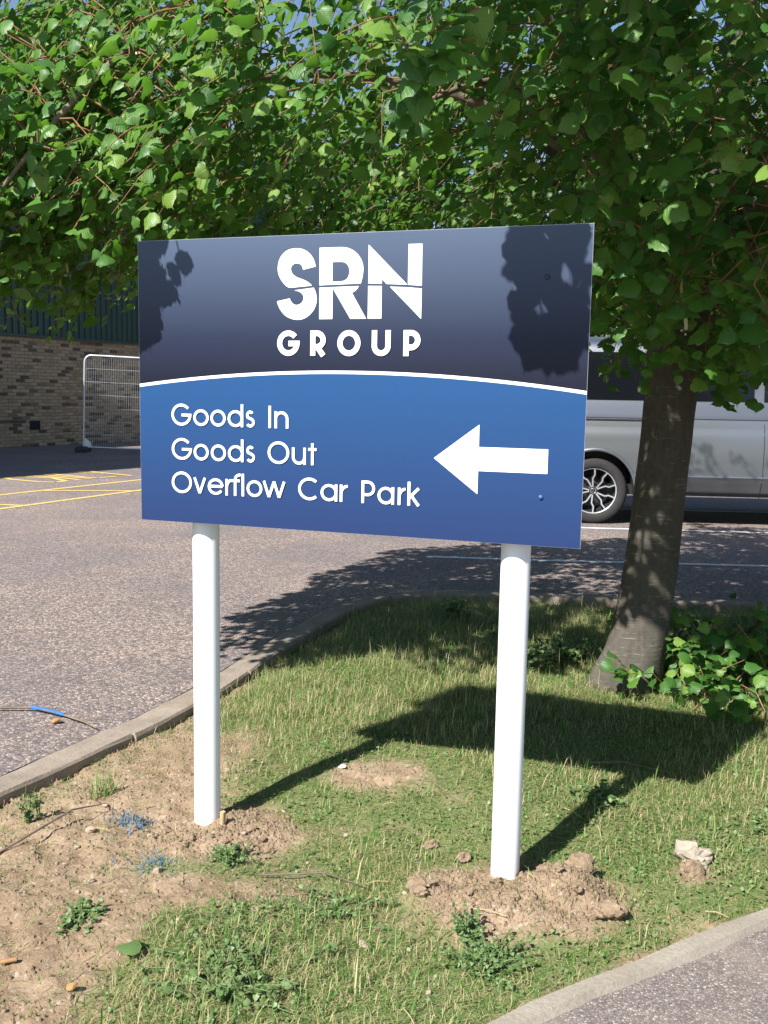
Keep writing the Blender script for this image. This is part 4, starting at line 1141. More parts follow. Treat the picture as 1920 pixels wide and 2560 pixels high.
# ------------------------------------------------------------------ the van
VA = math.atan2(-0.076, 0.997)
van = empty('parked_van', (2.24, 10.73, 0.0), VA)
tag(van, 'silver panel van parked behind the tree trunk', 'van')
XR, XF, XA = -1.02, 3.88, 3.0         # rear end, nose, front axle; rear axle at 0
def half_w(x):  # plan taper
    return 0.95 * (1 - 0.10 * max(0, (x - 2.9) / 0.98) ** 2.2 - 0.03 * max(0, (-x - .6) / .42) ** 2)
def z_top(x):
    return float(np.interp(x, [-1.02, -0.95, -0.7, 2.0, 2.35, 3.15, 3.7, 3.82, 3.88], [1.72, 1.9, 1.97, 1.97, 1.92, 1.24, 1.06, 0.9, 0.7]))
PROF = [(0.09, .31), (0.07, .335), (0.05, .38), (0.026, .44), (-0.002, .485), (-0.012, .515), (0.004, .53), (0.004, .6), (0.004, .66), (0.004, .72), (0.006, .78), (0.008, .84), (0.012, .9), (0.02, .96), (0.034, 1.0), (0.036, 1.02), (0.05, 1.095), (0.064, 1.105), (0.108, 1.15), (0.156, 1.2), (0.194, 1.24), (0.224, 1.275), (0.232, 1.32), (0.238, 1.42), (0.244, 1.52), (0.252, 1.64), (0.264, 1.74), (0.284, 1.81), (0.31, 1.86), (0.38, 1.91), (0.54, 1.95), (0.95, 1.97)]
def ring(x):
    zt = z_top(x); hw = half_w(x); out = []
    for i, (o_, z) in enumerate(PROF):
        f = z / 1.97
        zz_ = z if z < .6 else .6 + (z - .6) * (zt - .6) / 1.37
        out.append((x, -(hw - min(o_, hw)), max(zz_, 0.31)))
    return out
xs = sorted(set([round(v_, 3) for v_ in list(np.arange(-.5, .51, .04)) + list(np.arange(2.5, 3.51, .04)) + [-1.02, -.98, -.9, -.75, -.6, .7, 1.0, 1.4, 1.8, 2.1, 2.3, 3.6, 3.7, 3.78, 3.84, 3.88]]))
AR, AZ = 0.405, 0.36
def body_side(sgn):
    V = []; rm = []
    for x in xs:
        for (a, b_, c_) in ring(x):
            dd = min(math.hypot(x - 0, c_ - AZ), math.hypot(x - XA, c_ - AZ))
            ax = 0 if abs(x) < 1 else XA
            if dd < AR:
                ang = math.atan2(c_ - AZ, x - ax); 
                if c_ < AZ and dd < AR: pass
                a2, c2 = ax + AR * math.cos(ang), AZ + AR * math.sin(ang)
                if c2 < .31: c2 = .31; a2 = ax + math.copysign(math.sqrt(AR ** 2 - (AZ - .31) ** 2), x - ax)
                V.append((a2, b_ * sgn, c2)); rm.append(True)
            else: V.append((a, b_ * sgn, c_)); rm.append(False)
    n = len(PROF); F = []
    for i in range(len(xs) - 1):
        for j in range(n - 1):
            q = (i * n + j, (i + 1) * n + j, (i + 1) * n + j + 1, i * n + j + 1)
            if all(rm[k] for k in q): continue
            F.append(q if sgn > 0 else q[::-1])
    return V, F
mb = MB()
for sg in (1, -1):
    V, F = body_side(sg); mb.add(V, F, 0, True)
for x, flip in ((XR, False), (XF, True)):
    rg = ring(x); V = rg + [(a, -b_, c_) for a, b_, c_ in rg[::-1]]
    f = tuple(range(len(V))); mb.add(V, [f if not flip else f[::-1]], 0)
body = mb.build('body', M['silver'], van)
body.data.set_sharp_from_angle(angle=math.radians(28)) if hasattr(body.data, 'set_sharp_from_angle') else None
mb = MB(); mb.box((1.43, 0, .36), (4.8, 1.66, .1)); mb.build('underbody', M['van_black'], van)
for ax in (0, XA):
    for sg in (1, -1):
        mb = MB(); ws_ = np.linspace(math.radians(-6), math.radians(186), 24)
        V = [(ax + r_ * math.cos(w), -sg * y_, AZ + r_ * math.sin(w)) for w in ws_ for r_, y_ in ((AR - .001, .925), (AR - .001, .62), (.08, .62))]
        mb.add(V, [(3 * i + j, 3 * i + 3 + j, 3 * i + 4 + j, 3 * i + 1 + j) for i in range(23) for j in range(2)])
        mb.build('wheel_housing', M['van_black'], van)
        mb = MB()
        pts = [(ax + (AR + .012) * math.cos(w), -sg * .944, AZ + (AR + .012) * math.sin(w)) for w in np.linspace(math.radians(-6), math.radians(186), 30)]
        mb.tube(pts, .019, 6); mb.build('arch_lip', M['silver'], van)
# side windows follow the body sides a few millimetres proud
def y_at(x, z):
    rg = ring(x); return float(np.interp(z, [q[2] for q in rg], [-q[1] for q in rg]))
def side_panel(name, x0, x1, z0, z1, sg, mat, proud=.005, nx_=8, nz_=6, slant=0.0):
    V = []; F = []
    for i in range(nx_ + 1):
        for j in range(nz_ + 1):
            z = z0 + (z1 - z0) * j / nz_; x = x0 + (x1 - x0) * i / nx_ + slant * (j / nz_) * (i / nx_)
            V.append((x, -sg * (y_at(x, z) + proud), z))
    for i in range(nx_):
        for j in range(nz_):
            q = (i * (nz_ + 1) + j, (i + 1) * (nz_ + 1) + j, (i + 1) * (nz_ + 1) + j + 1, i * (nz_ + 1) + j + 1)
            F.append(q if sg > 0 else q[::-1])
    mb = MB(); mb.add(V, F, 0, True); return mb.build(name, mat, van)
for sg in (1, -1):
    side_panel('window', -.86, .5, 1.285, 1.78, sg, M['van_glass'])
    side_panel('window', .58, 1.62, 1.285, 1.78, sg, M['van_glass'])
    side_panel('window', 1.72, 2.72, 1.285, 1.74, sg, M['van_glass'], slant=-.35)
    mb = MB()
    mb.box((-.2, -sg * .908, 1.085), (1.35, .012, .012)); mb.build('door_rail', M['van_black'], van)
    side_panel('body_seam', -.98, 3.0, 1.098, 1.107, sg, M['van_black'], proud=.002, nx_=24, nz_=1)
    for xs_ in (.62, 1.68, 2.72):
        side_panel('door_seam', xs_, xs_ + .007, .3, 1.1, sg, M['van_black'], proud=.0015, nx_=1, nz_=16)
    mb = MB(); mb.box((1.86, -sg * .955, .98), (.2, .035, .035), bev=.01); mb.build('door_handle', M['silver'], van)
    mb = MB(); mb.box((2.62, -sg * 1.06, 1.27), (.1, .2, .24), bev=.03); mb.box((2.62, -sg * .93, 1.2), (.06, .12, .06)); mb.build('wing_mirror', M['silver'], van)
    side_panel('sill_trim', .46, 2.54, .315, .35, sg, M['van_black'], proud=.006, nx_=10, nz_=2)
    mb = MB(); mb.box((XR - .004, -sg * .8, 1.1), (.03, .14, .5), bev=.01); mb.build('tail_light', M['red_lens'], van)
    mb = MB(); mb.box((3.8, -sg * .66, .82), (.12, .3, .16), rz=-sg * .3, bev=.03); mb.build('headlight', M['clear_lens'], van)
mb = MB(); V = [(2.3, -.7, 1.94), (2.3, .7, 1.94), (3.13, .8, 1.275), (3.13, -.8, 1.275)]; mb.add([(x, y, z + .012) for x, y, z in V], [(0, 3, 2, 1)]); mb.build('windscreen', M['van_glass'], van)
mb = MB(); mb.add([(XR - .006, -.7, 1.25), (XR - .006, .7, 1.25), (XR - .006, .6, 1.7), (XR - .006, -.6, 1.7)], [(0, 3, 2, 1)]); mb.build('rear_window', M['van_glass'], van)
mb = MB(); mb.box((3.86, 0, .42), (.1, 1.5, .2), bev=.03); mb.build('front_bumper', M['van_black'], van)
mb = MB(); mb.box((XR - .02, 0, .42), (.1, 1.7, .22), bev=.03); mb.build('rear_bumper', M['silver'], van)
def wheel(ax, sg):
    w_ = empty('wheel', (ax, -sg * .80, .3435)); w_.parent = van
    Mx = Matrix.Rotation(sg * PI / 2, 4, 'X')      # local z -> outwards
    mb = MB(); mb.lathe([(.235, -.11), (.31, -.118), (.335, -.1), (.3435, -.07), (.3435, .07), (.335, .1), (.318, .114), (.29, .121), (.26, .118), (.238, .108), (.232, .09)], Mx, 64); 
    for k in range(60):   # tread blocks on the shoulder
        a = 2 * PI * k / 60; c_, s_ = math.cos(a), math.sin(a)
        mb.add([Mx @ Vector(((.3445) * math.cos(a + d_), (.3445) * math.sin(a + d_), h_)) for d_, h_ in ((-.03, .02), (.03, .04), (.03, .1), (-.03, .085))], [(0, 1, 2, 3)])
    mb.build('tyre', M['tyre'], w_)
    mb = MB(); mb.lathe([(.234, .092), (.228, .06), (.2, .02), (.19, -.08)], Mx, 48); mb.build('rim_barrel', M['rim_dark'], w_)
    mb = MB(); mb.lathe([(.226, .088), (.229, .1), (.236, .104), (.2405, .101)], Mx, 64)
    mb.build('rim_flange', M['rim_bright'], w_)
    mb = MB(); mb.lathe([(0, -.01), (.15, -.01), (.15, -.02)], Mx, 40); mb.lathe([(0, .0), (.075, .0), (.075, -.015)], Mx, 30)
    mb.build('brake_disc', M['disc'], w_)
    mb = MB(); mb.box((.0, 0, 0), (.1, .05, .13)); 
    cal = mb.build('caliper', M['rim_dark'], w_); cal.location = Mx @ Vector((.115, .02, .005)); cal.rotation_euler = (0, .2, 0)
    sp = MB(); hi = MB()
    def spoke(pl):
        # polyline in wheel plane with a dark flank and a bright face
        for pts_, wd, z0, z1, tgt in ((pl, .026, .045, .082, sp), (pl, .0125, .082, .0855, hi)):
            for (a, b_) in zip(pts_[:-1], pts_[1:]):
                a = Vector(a); b_ = Vector(b_); d_ = (b_ - a).normalized(); a = a - d_ * .003; b_ = b_ + d_ * .003; n_ = Vector((-d_.y, d_.x)) * wd / 2
                la, lb = a.length, b_.length
                zf = lambda r_: z1 + .012 * (r_ - .05) / .18
                P_ = []
                for q in (a - n_, b_ - n_, b_ + n_, a + n_): P_.append(Mx @ Vector((q.x, q.y, z0 if tgt is sp else zf(q.length) - .002)))
                for q in (a - n_, b_ - n_, b_ + n_, a + n_): P_.append(Mx @ Vector((q.x, q.y, zf(q.length))))
                tgt.add(P_, [(3, 2, 1, 0), (4, 5, 6, 7), (0, 1, 5, 4), (1, 2, 6, 5), (2, 3, 7, 6), (3, 0, 4, 7)])
    for k in range(5):
        th = 2 * PI * k / 5 + .62
        for s_ in (-1, 1):
            pol = lambda r_, a_: (r_ * math.cos(th + s_ * a_), r_ * math.sin(th + s_ * a_))
            spoke([pol(.045, .16), pol(.13, .22), pol(.165, .36), pol(.228, .33)])
    hub = sp; hub.lathe([(.0, .078), (.05, .078), (.06, .07), (.062, .03)], Mx, 30)
    hub.build('spokes', M['rim_dark'], w_); hi.build('spoke_faces', M['rim_bright'], w_)
    em = MB(); em.lathe([(.026, .079), (.026, .0815), (.0305, .0815), (.0305, .079)], Mx, 28)
    def bar(a, b_):
        a = Vector(a); b_ = Vector(b_); d_ = (b_ - a).normalized(); n_ = Vector((-d_.y, d_.x)) * .0022
        em.add([Mx @ Vector((q.x, q.y, .0813)) for q in (a - n_, b_ - n_, b_ + n_, a + n_)], [(0, 1, 2, 3)])
    bar((-.011, .024), (0, .004)); bar((.011, .024), (0, .004))
    bar((-.022, .014), (-.01, -.022)); bar((-.01, -.022), (0, -.001)); bar((0, -.001), (.01, -.022)); bar((.01, -.022), (.022, .014))
    em.build('emblem', M['chrome'], w_)
    # tie the emblem's upright direction to the car
    return w_
for ax in (0, XA):
    for sg in (1, -1): wheel(ax, sg)

# ------------------------------------------------------------------ grass on the verge (one object, blades past counting)
def blades(name, n, box, len_f, tint_f, mat, flat_f, dens_f, w=(.0010, .0024), seed=1, label=None):
    rs = np.random.default_rng(seed)
    x = rs.uniform(box[0], box[1], n); y = rs.uniform(box[2], box[3], n)
    keep = in_poly(x, y, VERGE) & (rs.uniform(0, 1, n) < dens_f(x, y))
    # not through the posts, the trunk
    for cx, cy, r in ((POST_A[0], POST_A[1], .05), (POST_B[0], POST_B[1], .05), (TB.x, TB.y, .15)): keep &= np.hypot(x - cx, y - cy) > r
    x, y = x[keep], y[keep]; n = len(x)
    z = soil_z(x, y) - .004
    a = rs.uniform(0, 2 * PI, n) ; L = len_f(x, y, rs); flat = np.clip(flat_f(x, y, rs), 0.05, 1.5)
    dirx, diry = np.cos(a), np.sin(a)
    hor = L * np.sin(flat); ver = L * np.cos(flat)
    ww = rs.uniform(w[0], w[1], n); sxx, syy = -diry * ww / 2, dirx * ww / 2
    b0 = np.stack([x, y, z], 1); md = b0 + np.stack([dirx * hor * .45, diry * hor * .45, ver * .62 + .003], 1)
    tp = b0 + np.stack([dirx * hor, diry * hor, ver * .95 - .15 * hor * (flat > .6) + .003], 1)
    tp[:, 2] = np.maximum(tp[:, 2], z + .004)
    sv = np.stack([sxx, syy, 0 * sxx], 1)
    V = np.stack([b0 - sv, b0 + sv, md + sv * .85, md - sv * .85, tp], 1).reshape(-1, 3)
    k = np.arange(n)[:, None] * 5
    F = np.concatenate([k + [0, 1, 2], k + [0, 2, 3], k + [3, 2, 4]], 0)
    o = mesh_np(name, V, F, mat, None, False, {'tint': np.repeat(np.clip(tint_f(x, y, rs), 0.001, .999), 5)})
    tag(o, label, 'grass', kind='stuff'); return o
def lush(x, y):   # where the turf is green and growing
    return np.clip(0.42 + 0.7 * smooth_noise(x, y, 1.6, 33, 3) + 0.55 * smooth_noise(x, y, 6, 34, 2) + 0.9 * ell(x, y, 0.2, 3.95, .75, .55) + 0.9 * ell(x, y, 1.55, 3.15, .6, .7) + .6 * ell(x, y, 0.62, 3.0, .3, .25) + .75 * ell(x, y, -0.3, 1.95, .3, .3) - .35 * ell(x, y, 0.1, 2.9, .6, .35) - .4 * ell(x, y, .3, 1.95, .5, .2) + .5 * (y > 4.4), 0, 1)
blades('grass', 640000, (-1.6, 3.2, 1.2, 6.2),
       lambda x, y, rs: (0.022 + 0.03 * rs.uniform(0, 1, len(x)) ** 1.5 + .022 * lush(x, y) * rs.uniform(0, 1, len(x))) * (1 + .35 * (y > 3.7)),
       lambda x, y, rs: np.where(rs.uniform(0, 1, len(x)) < 0.66 + 0.34 * lush(x, y), rs.uniform(0.02, .5, len(x)), rs.uniform(.5, 1.0, len(x))),
       M['grass'], lambda x, y, rs: np.where(rs.uniform(0, 1, len(x)) < .05 + .22 * lush(x, y), rs.uniform(.35, 1.0, len(x)), rs.uniform(1.1, 1.54, len(x))),
       lambda x, y: np.clip(1.06 - 1.0 * bare_f(x, y), 0.075, 1) * np.clip((.55 + .45 * lush(x, y)), 0, 1) * np.clip(1.25 - .14 * (y - 2), .5, 1), seed=2, label='short patchy verge grass, green and straw coloured')
blades('tall_grass', 4500, (-1.3, 2.6, 1.6, 6.0),
       lambda x, y, rs: rs.uniform(.05, .12, len(x)) * (1 + .3 * (y > 4)), lambda x, y, rs: np.where(rs.uniform(0, 1, len(x)) < .7, rs.uniform(.05, .5, len(x)), rs.uniform(.6, 1, len(x))), M['grass'],
       lambda x, y, rs: rs.uniform(.1, 1.0, len(x)), lambda x, y: np.clip(lush(x, y) - .25 - bare_f(x, y), 0, 1), (.002, .004), seed=4, label='longer grass blades standing in the lush patches')
blades('dry_grass', 60000, (-1.5, 1.3, 1.6, 6.1),
       lambda x, y, rs: rs.uniform(.012, .04, len(x)), lambda x, y, rs: rs.uniform(.62, 1.0, len(x)), M['grass'],
       lambda x, y, rs: rs.uniform(.3, 1.5, len(x)),
       lambda x, y: np.clip(.95 * np.exp(-((dist_poly(x, y, KERB_IN) - .07) / .07) ** 2) + .7 * np.exp(-(dist_poly(x, y, PATH_UP) / .09) ** 2) + .12, 0, 1), (.001, .002), seed=6, label='dry rusty grass fringe along the kerb and the path edging')
# clover and other small leaves matted into the turf
rs = np.random.default_rng(91); n = 150000
x = rs.uniform(-1.4, 2.6, n); y = rs.uniform(1.5, 5.6, n)
patch = np.clip(0.30 + 1.1 * smooth_noise(x, y, 3.2, 95, 3) + .5 * ell(x, y, -0.3, 2.0, .35, .3), 0, 1) * np.clip(1 - 1.1 * bare_f(x, y), 0, 1)
k = in_poly(x, y, VERGE) & (rs.uniform(0, 1, n) < patch * .75) & (np.hypot(x - POST_A[0], y - POST_A[1]) > .05) & (np.hypot(x - POST_B[0], y - POST_B[1]) > .05) & (np.hypot(x - TB.x, y - TB.y) > .17)
x, y = x[k], y[k]; n = len(x); P_ = np.stack([x, y, soil_z(x, y) + rs.uniform(.004, .02, n)], 1)
Rm = frames(np.stack([rs.normal(0, .45, n), rs.normal(0, .45, n), np.ones(n)], 1), rs.normal(0, 1, (n, 3))); s_ = rs.uniform(.006, .014, n)
Q = np.array([(-.42, 0, -.04), (0, -.5, .0), (.42, 0, -.04), (0, .5, .06)])
o = mesh_np('clover', (np.einsum('nij,vj->nvi', Rm * s_[:, None, None], Q) + P_[:, None, :]).reshape(-1, 3), np.arange(4 * n).reshape(n, 4), M['weed'], None, False, {'tint': np.repeat(np.clip(.5 + .35 * smooth_noise(x, y, 5, 97, 2) + rs.normal(0, .2, n), .01, .99), 4)})
tag(o, 'clover and small leaves matted into the turf', 'ground cover', kind='stuff')
def tuft(name, cx, cy, r, n, ln, mat, label, cat='weed', seed=0, flat=(.1, 1.0), group=None, w=(.002, .004)):
    rs = np.random.default_rng(seed)
    x = cx + rs.normal(0, r, n); y = cy + rs.normal(0, r, n); z = soil_z(x, y) - .004
    a = rs.uniform(0, 2 * PI, n); L = rs.uniform(*ln, n); fl = rs.uniform(*flat, n)
    h_, v_ = L * np.sin(fl), L * np.cos(fl); ww = rs.uniform(*w, n)
    dx, dy = np.cos(a), np.sin(a); sv = np.stack([-dy * ww / 2, dx * ww / 2, 0 * ww], 1)
    b0 = np.stack([x, y, z], 1); md = b0 + np.stack([dx * h_ * .4, dy * h_ * .4, v_ * .62], 1); tp = b0 + np.stack([dx * h_, dy * h_, v_], 1)
    V = np.stack([b0 - sv, b0 + sv, md + sv, md - sv, tp], 1).reshape(-1, 3); k = np.arange(n)[:, None] * 5
    o = mesh_np(name, V, np.concatenate([k + [0, 1, 2], k + [0, 2, 3], k + [3, 2, 4]], 0), mat, None, False, {'tint': np.repeat(rs.uniform(0.02, .98, n), 5)})
    return tag(o, label, cat, group)
tuft('grass_tuft', -0.9, 2.97, .025, 60, (.05, .12), M['grass'], 'pale green grass tuft alone on the bare soil beside the kerb', 'grass tuft', 11)
tuft('painted_grass_tuft', -0.765, 2.79, .035, 110, (.025, .06), M['painted_grass'], 'blue spray painted grass on bare soil left of the left post', 'grass tuft', 12, (.3, 1.4))
tuft('painted_grass_tuft', -0.625, 2.5, .035, 90, (.02, .04), M['painted_grass'], 'smaller faded blue painted patch of grass in front of the left post', 'grass tuft', 13, (.6, 1.4))
# leafy weeds: ferny or broad clumps, each with stems and leaflets
def weed(cx, cy, r, n, leaf, hgt, label, seed, mat='weed'):
    rs = np.random.default_rng(seed); z0 = dirt_height(cx, cy)
    e_ = empty('weed', (cx, cy, z0)); tag(e_, label, 'weed')
    ns = max(4, n // 14); st = MB(); P_, R_, S_ = [], [], []
    for i in range(ns):
        a = rs.uniform(0, 2 * PI); rr_ = r * rs.uniform(.2, 1); h_ = hgt * rs.uniform(.4, 1)
        b = np.array([rs.normal(0, r * .25), rs.normal(0, r * .25), -.005]); t = b + np.array([math.cos(a) * rr_, math.sin(a) * rr_, h_])
        md = (b + t) / 2 + np.array([0, 0, h_ * .25]); st.tube([b, md, t], [.0016, .0013, .0006], 4, cap=False)
        for k in range(14):
            q = rs.uniform(.15, 1); p = b * (1 - q) ** 2 + 2 * md * q * (1 - q) + t * q * q
            P_.append(p); S_.append(leaf * rs.uniform(.6, 1.2)); nr = np.array([0, 0, 1.0]) + rs.normal(0, .5, 3); ax = rs.normal(0, 1, 3)
            R_.append(frames(nr[None], ax[None])[0])
    st.build('stems', M[mat], e_)
    P_, R_, S_ = np.array(P_), np.array(R_), np.array(S_)
    leaves_mesh('foliage', P_, R_, S_, np.full(len(P_), 6), rs.uniform(0, 1, len(P_)), M[mat], e_)
W_ = [(0.275, 2.1, .1, 1500, .009, .045, 'dark bluish green ferny weed at the front of the right post mound'),
      (0.22, 2.2, .045, 520, .008, .08, 'upright tip of feathery weed beside the front of the mound'),
      (-0.33, 1.98, .15, 900, .014, .04, 'sprawling clover like weed in the green turf below the left post'),
      (0.72, 2.98, .08, 460, .013, .06, 'small leafy weed where the right post shadow meets the sign shadow'),
      (-0.42, 2.55, .07, 420, .01, .05, 'grey green weed just in front of the left post'),
      (0.9, 4.6, .18, 800, .022, .14, 'leafy ground plant against the left of the trunk'),
      (0.66, 4.5, .16, 520, .02, .09, 'low ground plant left of the leafy one by the trunk'),
      (-1.06, 2.78, .05, 180, .012, .1, 'sparse weed growing up against the near end of the kerb'),
      (1.2, 2.75, .1, 360, .014, .04, 'weed in the green turf right of the pale lump'),
      (0.02, 3.55, .07, 260, .013, .04, 'weed at the left corner of the sign shadow'),
      (-0.15, 2.3, .15, 700, .011, .03, 'flat clover patch between the two posts'),
      (-0.72, 2.2, .07, 420, .012, .035, 'small weed patch in the bare soil on the left'),
      (0.42, 5.5, .15, 300, .026, .14, 'weed in the shade by the far kerb')]
for i, q in enumerate(W_): weed(*q, seed=300 + i)
# two large fallen lime leaves and a shoot by the trunk
def loose_leaf(x, y, size, rz, label, nrm=(0, 0, 1), mat='leaf'):
    me_ = LEAF_ME[int(RNG.integers(0, 6))].copy(); me_.materials.clear(); me_.materials.append(M['weed'])
    o = bpy.data.objects.new('fallen_leaf', me_); COL.objects.link(o)
    o.location = (x, y, dirt_height(x, y) + .03); o.rotation_euler = (random.uniform(-.2, .2), random.uniform(-.2, .2), rz); o.scale = (size,) * 3
    tag(o, label, 'leaf'); return o
loose_leaf(-0.55, 2.06, .06, 1.9, 'broad pale green leaf lying on the turf below the left post')
loose_leaf(0.86, 4.62, .1, 2.4, 'bright leaf poking out beside the left of the trunk')

# ------------------------------------------------------------------ clods, stones and litter
def lump_mesh(name, seed, mat, sub=2, rough=.3, squash=.7):
    bm = bmesh.new(); bmesh.ops.create_icosphere(bm, subdivisions=sub, radius=.5)
    rs = np.random.default_rng(seed); o_ = rs.uniform(0, 50, 3)
    for v in bm.verts:
        d = v.co.normalized()
        n_ = float(smooth_noise(np.array([d.x * 1.5 + d.z + o_[0]]), np.array([d.y * 1.5 + d.z * .7 + o_[1]]), 1.6, seed, 3)[0])
        v.co = d * .5 * (1 + rough * n_ * 1.6); v.co.z *= squash; v.co.x *= 1 + .25 * math.sin(seed)
    me = bpy.data.meshes.new(name); bm.to_mesh(me); bm.free(); me.materials.append(M[mat])
    me.polygons.foreach_set('use_smooth', [mat == 'stone'] * len(me.polygons)); return me
def chunk_mesh(name, seed, mat, n=16, squash=.6):
    rs = np.random.default_rng(seed); bm = bmesh.new()
    for _ in range(n):
        d = rs.normal(0, 1, 3); d /= np.linalg.norm(d); d *= .5 * rs.uniform(.8, 1.1); bm.verts.new((d[0] * 1.1, d[1] * .9, d[2] * squash))
    r_ = bmesh.ops.convex_hull(bm, input=bm.verts[:])
    bmesh.ops.delete(bm, geom=[g_ for g_ in r_['geom_interior'] if isinstance(g_, bmesh.types.BMVert)], context='VERTS')
    bmesh.ops.bevel(bm, geom=bm.edges[:], offset=.02, segments=1, affect='EDGES')
    me = bpy.data.meshes.new(name); bm.to_mesh(me); bm.free(); me.materials.append(M[mat]); return me
CL = [lump_mesh('clod', 40 + i, 'clay', 3, .42) for i in range(5)]
ST = [lump_mesh('pebble', 60 + i, 'stone', 2, .25, .65) for i in range(4)]
def drop(name, me, x, y, s, label, cat, group=None, sink=.25):
    o = bpy.data.objects.new(name, me); COL.objects.link(o)
    o.location = (x, y, dirt_height(x, y) + s * (.3 - sink * .5)); o.scale = (s * random.uniform(.85, 1.25), s * random.uniform(.85, 1.15), s * random.uniform(.7, 1)); o.rotation_euler = (random.uniform(-.4, .4), random.uniform(-.4, .4), random.uniform(0, 6.3))
    return tag(o, label, cat, group)
for (x, y, s, lb) in ((0.545, 2.46, .085, 'largest clod of clay, overhanging the right shoulder of the post mound'), (0.6, 2.3, .075, 'clod at the right tip of the mound'), (0.565, 2.285, .05, 'clod touching the one at the right tip of the mound'), (0.11, 2.4, .055, 'clod at the left tip of the mound'), (0.115, 2.36, .045, 'clod just below the one at the left tip of the mound'), (0.25, 2.62, .05, 'rounded clod behind the left shoulder of the mound'), (0.155, 2.69, .045, 'clod in the grass behind the mound')):
    drop('clod', CL[int(RNG.integers(0, 5))], x, y, s, lb, 'clod')
for i in range(34):
    if i < 22: a = random.uniform(0, 2 * PI); q = random.uniform(.25, 1) ; x, y = 0.36 + .29 * q * math.cos(a), 2.38 + .21 * q * math.sin(a); gl = ('small crumb of clay on the mound round the right post', 'clay crumbs on the right post mound')
    else: a = random.uniform(0, 2 * PI); q = random.uniform(.25, 1); x, y = -0.47 + .26 * q * math.cos(a), 2.70 + .13 * q * math.sin(a); gl = ('small crumb of clay in the dug soil round the left post', 'clay crumbs round the left post')
    if min(math.hypot(x - POST_A[0], y - POST_A[1]), math.hypot(x - POST_B[0], y - POST_B[1])) < .055: continue
    drop('clay_crumb', CL[i % 5], x, y, random.uniform(.02, .036), gl[0], 'clod', gl[1])
for i in range(26):
    x, y = random.uniform(-1.1, .2), random.uniform(1.75, 3.3)
    if not in_poly(np.array([x]), np.array([y]), VERGE)[0]: continue
    drop('pebble', ST[i % 4], x, y, random.uniform(.012, .022), 'small pale pebble in the soil of the verge', 'pebble', 'pebbles scattered in the verge soil')
drop('stone', chunk_mesh('stone', 86, 'stone', 12, .75), -0.03, 2.147, .034, 'pale buff stone on the turf between the posts', 'stone', sink=.0)
drop('stone', ST[1], -0.86, 2.7, .036, 'round grey brown pebble on bare soil near the kerb', 'stone')
drop('stone', chunk_mesh('stone', 87, 'stone', 12, .75), -0.6, 2.46, .035, 'buff stone in front of the left post', 'stone')
cm = CL[3].copy(); cm.name = 'concrete_lump'; cm.materials.clear(); cm.materials.append(M['pale_concrete'])
drop('concrete_lump', cm, 0.9, 2.58, .105, 'pale lump of broken concrete in the turf on the right', 'concrete lump', sink=.3).rotation_euler = (0.12, -0.1, 0.7)
drop('clod', CL[2], 0.868, 2.5, .075, 'flat clod lying against the pale concrete lump', 'clod', sink=.6)
def rod(name, pts, r, mat, label, cat, n=6):
    mb = MB(); mb.tube(pts, r, n); return tag(mb.build(name, mat), label, cat)
st = empty('sleeved_stick', (-1.3, 3.66, 0.0)); tag(st, 'thin brown stick with a blue plastic sleeve lying on the asphalt', 'stick')
o3 = np.array([-1.3, 3.66, 0])
mb = MB(); mb.tube([np.array(p) - o3 for p in ((-1.75, 3.69, .02), (-1.539, 3.714, .016), (-1.409, 3.721, .018), (-1.262, 3.647, .016), (-1.152, 3.565, .018), (-1.085, 3.5, .016))], [.0045, .005, .005, .0045, .004, .002], 7)
mb.tube([np.array(p) - o3 for p in ((-1.17, 3.58, .018), (-1.12, 3.575, .03), (-1.06, 3.6, .025))], [.003, .002, .001], 5)
mb.build('stick', M['branch'], st)
mb = MB(); mb.tube([np.array(p) - o3 for p in ((-1.415, 3.722, .0185), (-1.33, 3.685, .018), (-1.255, 3.643, .0165))], .0065, 9); mb.build('sleeve', M['blue_plastic'], st)
rod('twig', [(-0.32, 2.45, dirt_height(-.32, 2.45) + .012), (-0.15, 2.5, dirt_height(-.15, 2.5) + .02), (-0.02, 2.44, dirt_height(-.02, 2.44) + .015)], [.0022, .0025, .001], M['branch'], 'dry twig on the soil between the two posts', 'twig')
rod('twig', [(0.75, 3.25, dirt_height(.75, 3.25) + .02), (0.87, 3.24, dirt_height(.87, 3.24) + .03), (1.0, 3.17, dirt_height(1, 3.17) + .02)], [.003, .003, .0015], M['branch'], 'thin twig lying in the shadow of the sign', 'twig')
rod('root', [(-1.08, 2.55, -.01), (-1.0, 2.66, .012), (-0.94, 2.78, .02), (-0.86, 2.86, .006)], [.003, .0035, .003, .0015], M['branch'], 'bent root on the bare soil at the left edge', 'root')
rod('cigarette_end', [(-0.845, 2.0, dirt_height(-.845, 2.0) + .012), (-0.812, 2.008, dirt_height(-.812, 2.008) + .012)], .0055, M['orange'], 'orange cigarette end on the bare soil at lower left', 'cigarette end')
rod('wood_chip', [(-0.47, 2.725, dirt_height(-.47, 2.725) + .0), (-0.468, 2.722, dirt_height(-.468, 2.722) + .045)], .009, M['straw'], 'small upright wood chip beside the foot of the left post', 'wood chip', 4)
drop('orange_chip', lump_mesh('orange_chip', 90, 'orange', 2, .3), -1.27, 3.585, .03, 'small orange brown crumb beside the blue sleeved stick', 'litter', sink=0).location.z = .012
drop('orange_chip', lump_mesh('orange_chip', 91, 'orange', 2, .3), -0.66, 1.92, .022, 'orange brown scrap on the soil at the bottom left', 'litter', sink=0)
drop('paper_scrap', lump_mesh('paper_scrap', 92, 'white_litter', 2, .5, .5), -0.13, 3.2, .022, 'white scrap on the grass beside the left post shadow', 'litter', sink=0)
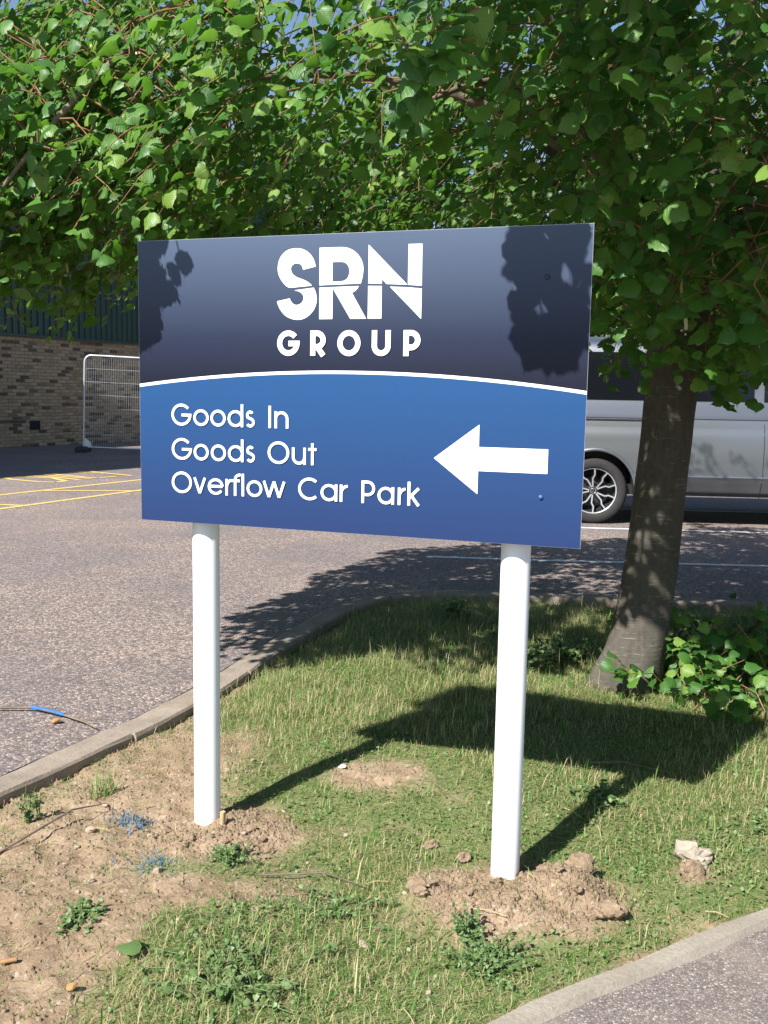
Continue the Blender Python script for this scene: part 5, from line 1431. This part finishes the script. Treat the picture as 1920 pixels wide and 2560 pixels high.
for i in range(16):
    x, y = random.uniform(-1.05, 1.2), random.uniform(1.75, 3.5); a = random.uniform(0, PI); l_ = random.uniform(.03, .09)
    if not in_poly(np.array([x]), np.array([y]), VERGE)[0]: continue
    rod('straw', [(x - math.cos(a) * l_ / 2, y - math.sin(a) * l_ / 2, dirt_height(x, y) + .014), (x, y, dirt_height(x, y) + .02), (x + math.cos(a) * l_ / 2, y + math.sin(a) * l_ / 2, dirt_height(x, y) + .014)], .0013, M['straw'], 'dry straw stalk lying on the verge', 'straw', 4)['group'] = 'straw stalks on the verge'

# loose crumbs and grit on the bare soil, past counting
rs = np.random.default_rng(77); n = 26000
x = np.concatenate([rs.uniform(-1.3, 1.1, n), .36 + rs.normal(0, .16, 5000), -.46 + rs.normal(0, .15, 2500)]); y = np.concatenate([rs.uniform(1.6, 4.2, n), 2.39 + rs.normal(0, .12, 5000), 2.71 + rs.normal(0, .08, 2500)])
k = in_poly(x, y, VERGE) & (rs.uniform(0, 1, len(x)) < bare_f(x, y) ** 1.5) & (np.hypot(x - POST_A[0], y - POST_A[1]) > .05) & (np.hypot(x - POST_B[0], y - POST_B[1]) > .05)
x, y = x[k], y[k]; n = len(x); z = soil_z(x, y); s_ = .0025 + .0085 * rs.uniform(0, 1, n) ** 4
Q = np.array([(-.6, -.5, -.3), (.6, -.45, -.3), (.5, .55, -.3), (-.5, .5, -.3), (-.3, -.3, .5), (.35, -.2, .55), (.25, .3, .45), (-.3, .25, .6)])
V_ = Q[None] * (1 + rs.uniform(-.35, .35, (n, 8, 3))); a = rs.uniform(0, 6.3, n); c_, q_ = np.cos(a)[:, None], np.sin(a)[:, None]
V_ = np.stack([V_[..., 0] * c_ - V_[..., 1] * q_, V_[..., 0] * q_ + V_[..., 1] * c_, V_[..., 2]], -1) * s_[:, None, None] + np.stack([x, y, z], 1)[:, None]
Fq = np.array([(4, 5, 6, 7), (0, 1, 5, 4), (1, 2, 6, 5), (2, 3, 7, 6), (3, 0, 4, 7)])
o = mesh_np('soil_crumbs', V_.reshape(-1, 3), (Fq[None] + (np.arange(n) * 8)[:, None, None]).reshape(-1, 4), M['clay'])
tag(o, 'loose crumbs of soil on the bare patches', 'soil', kind='stuff')
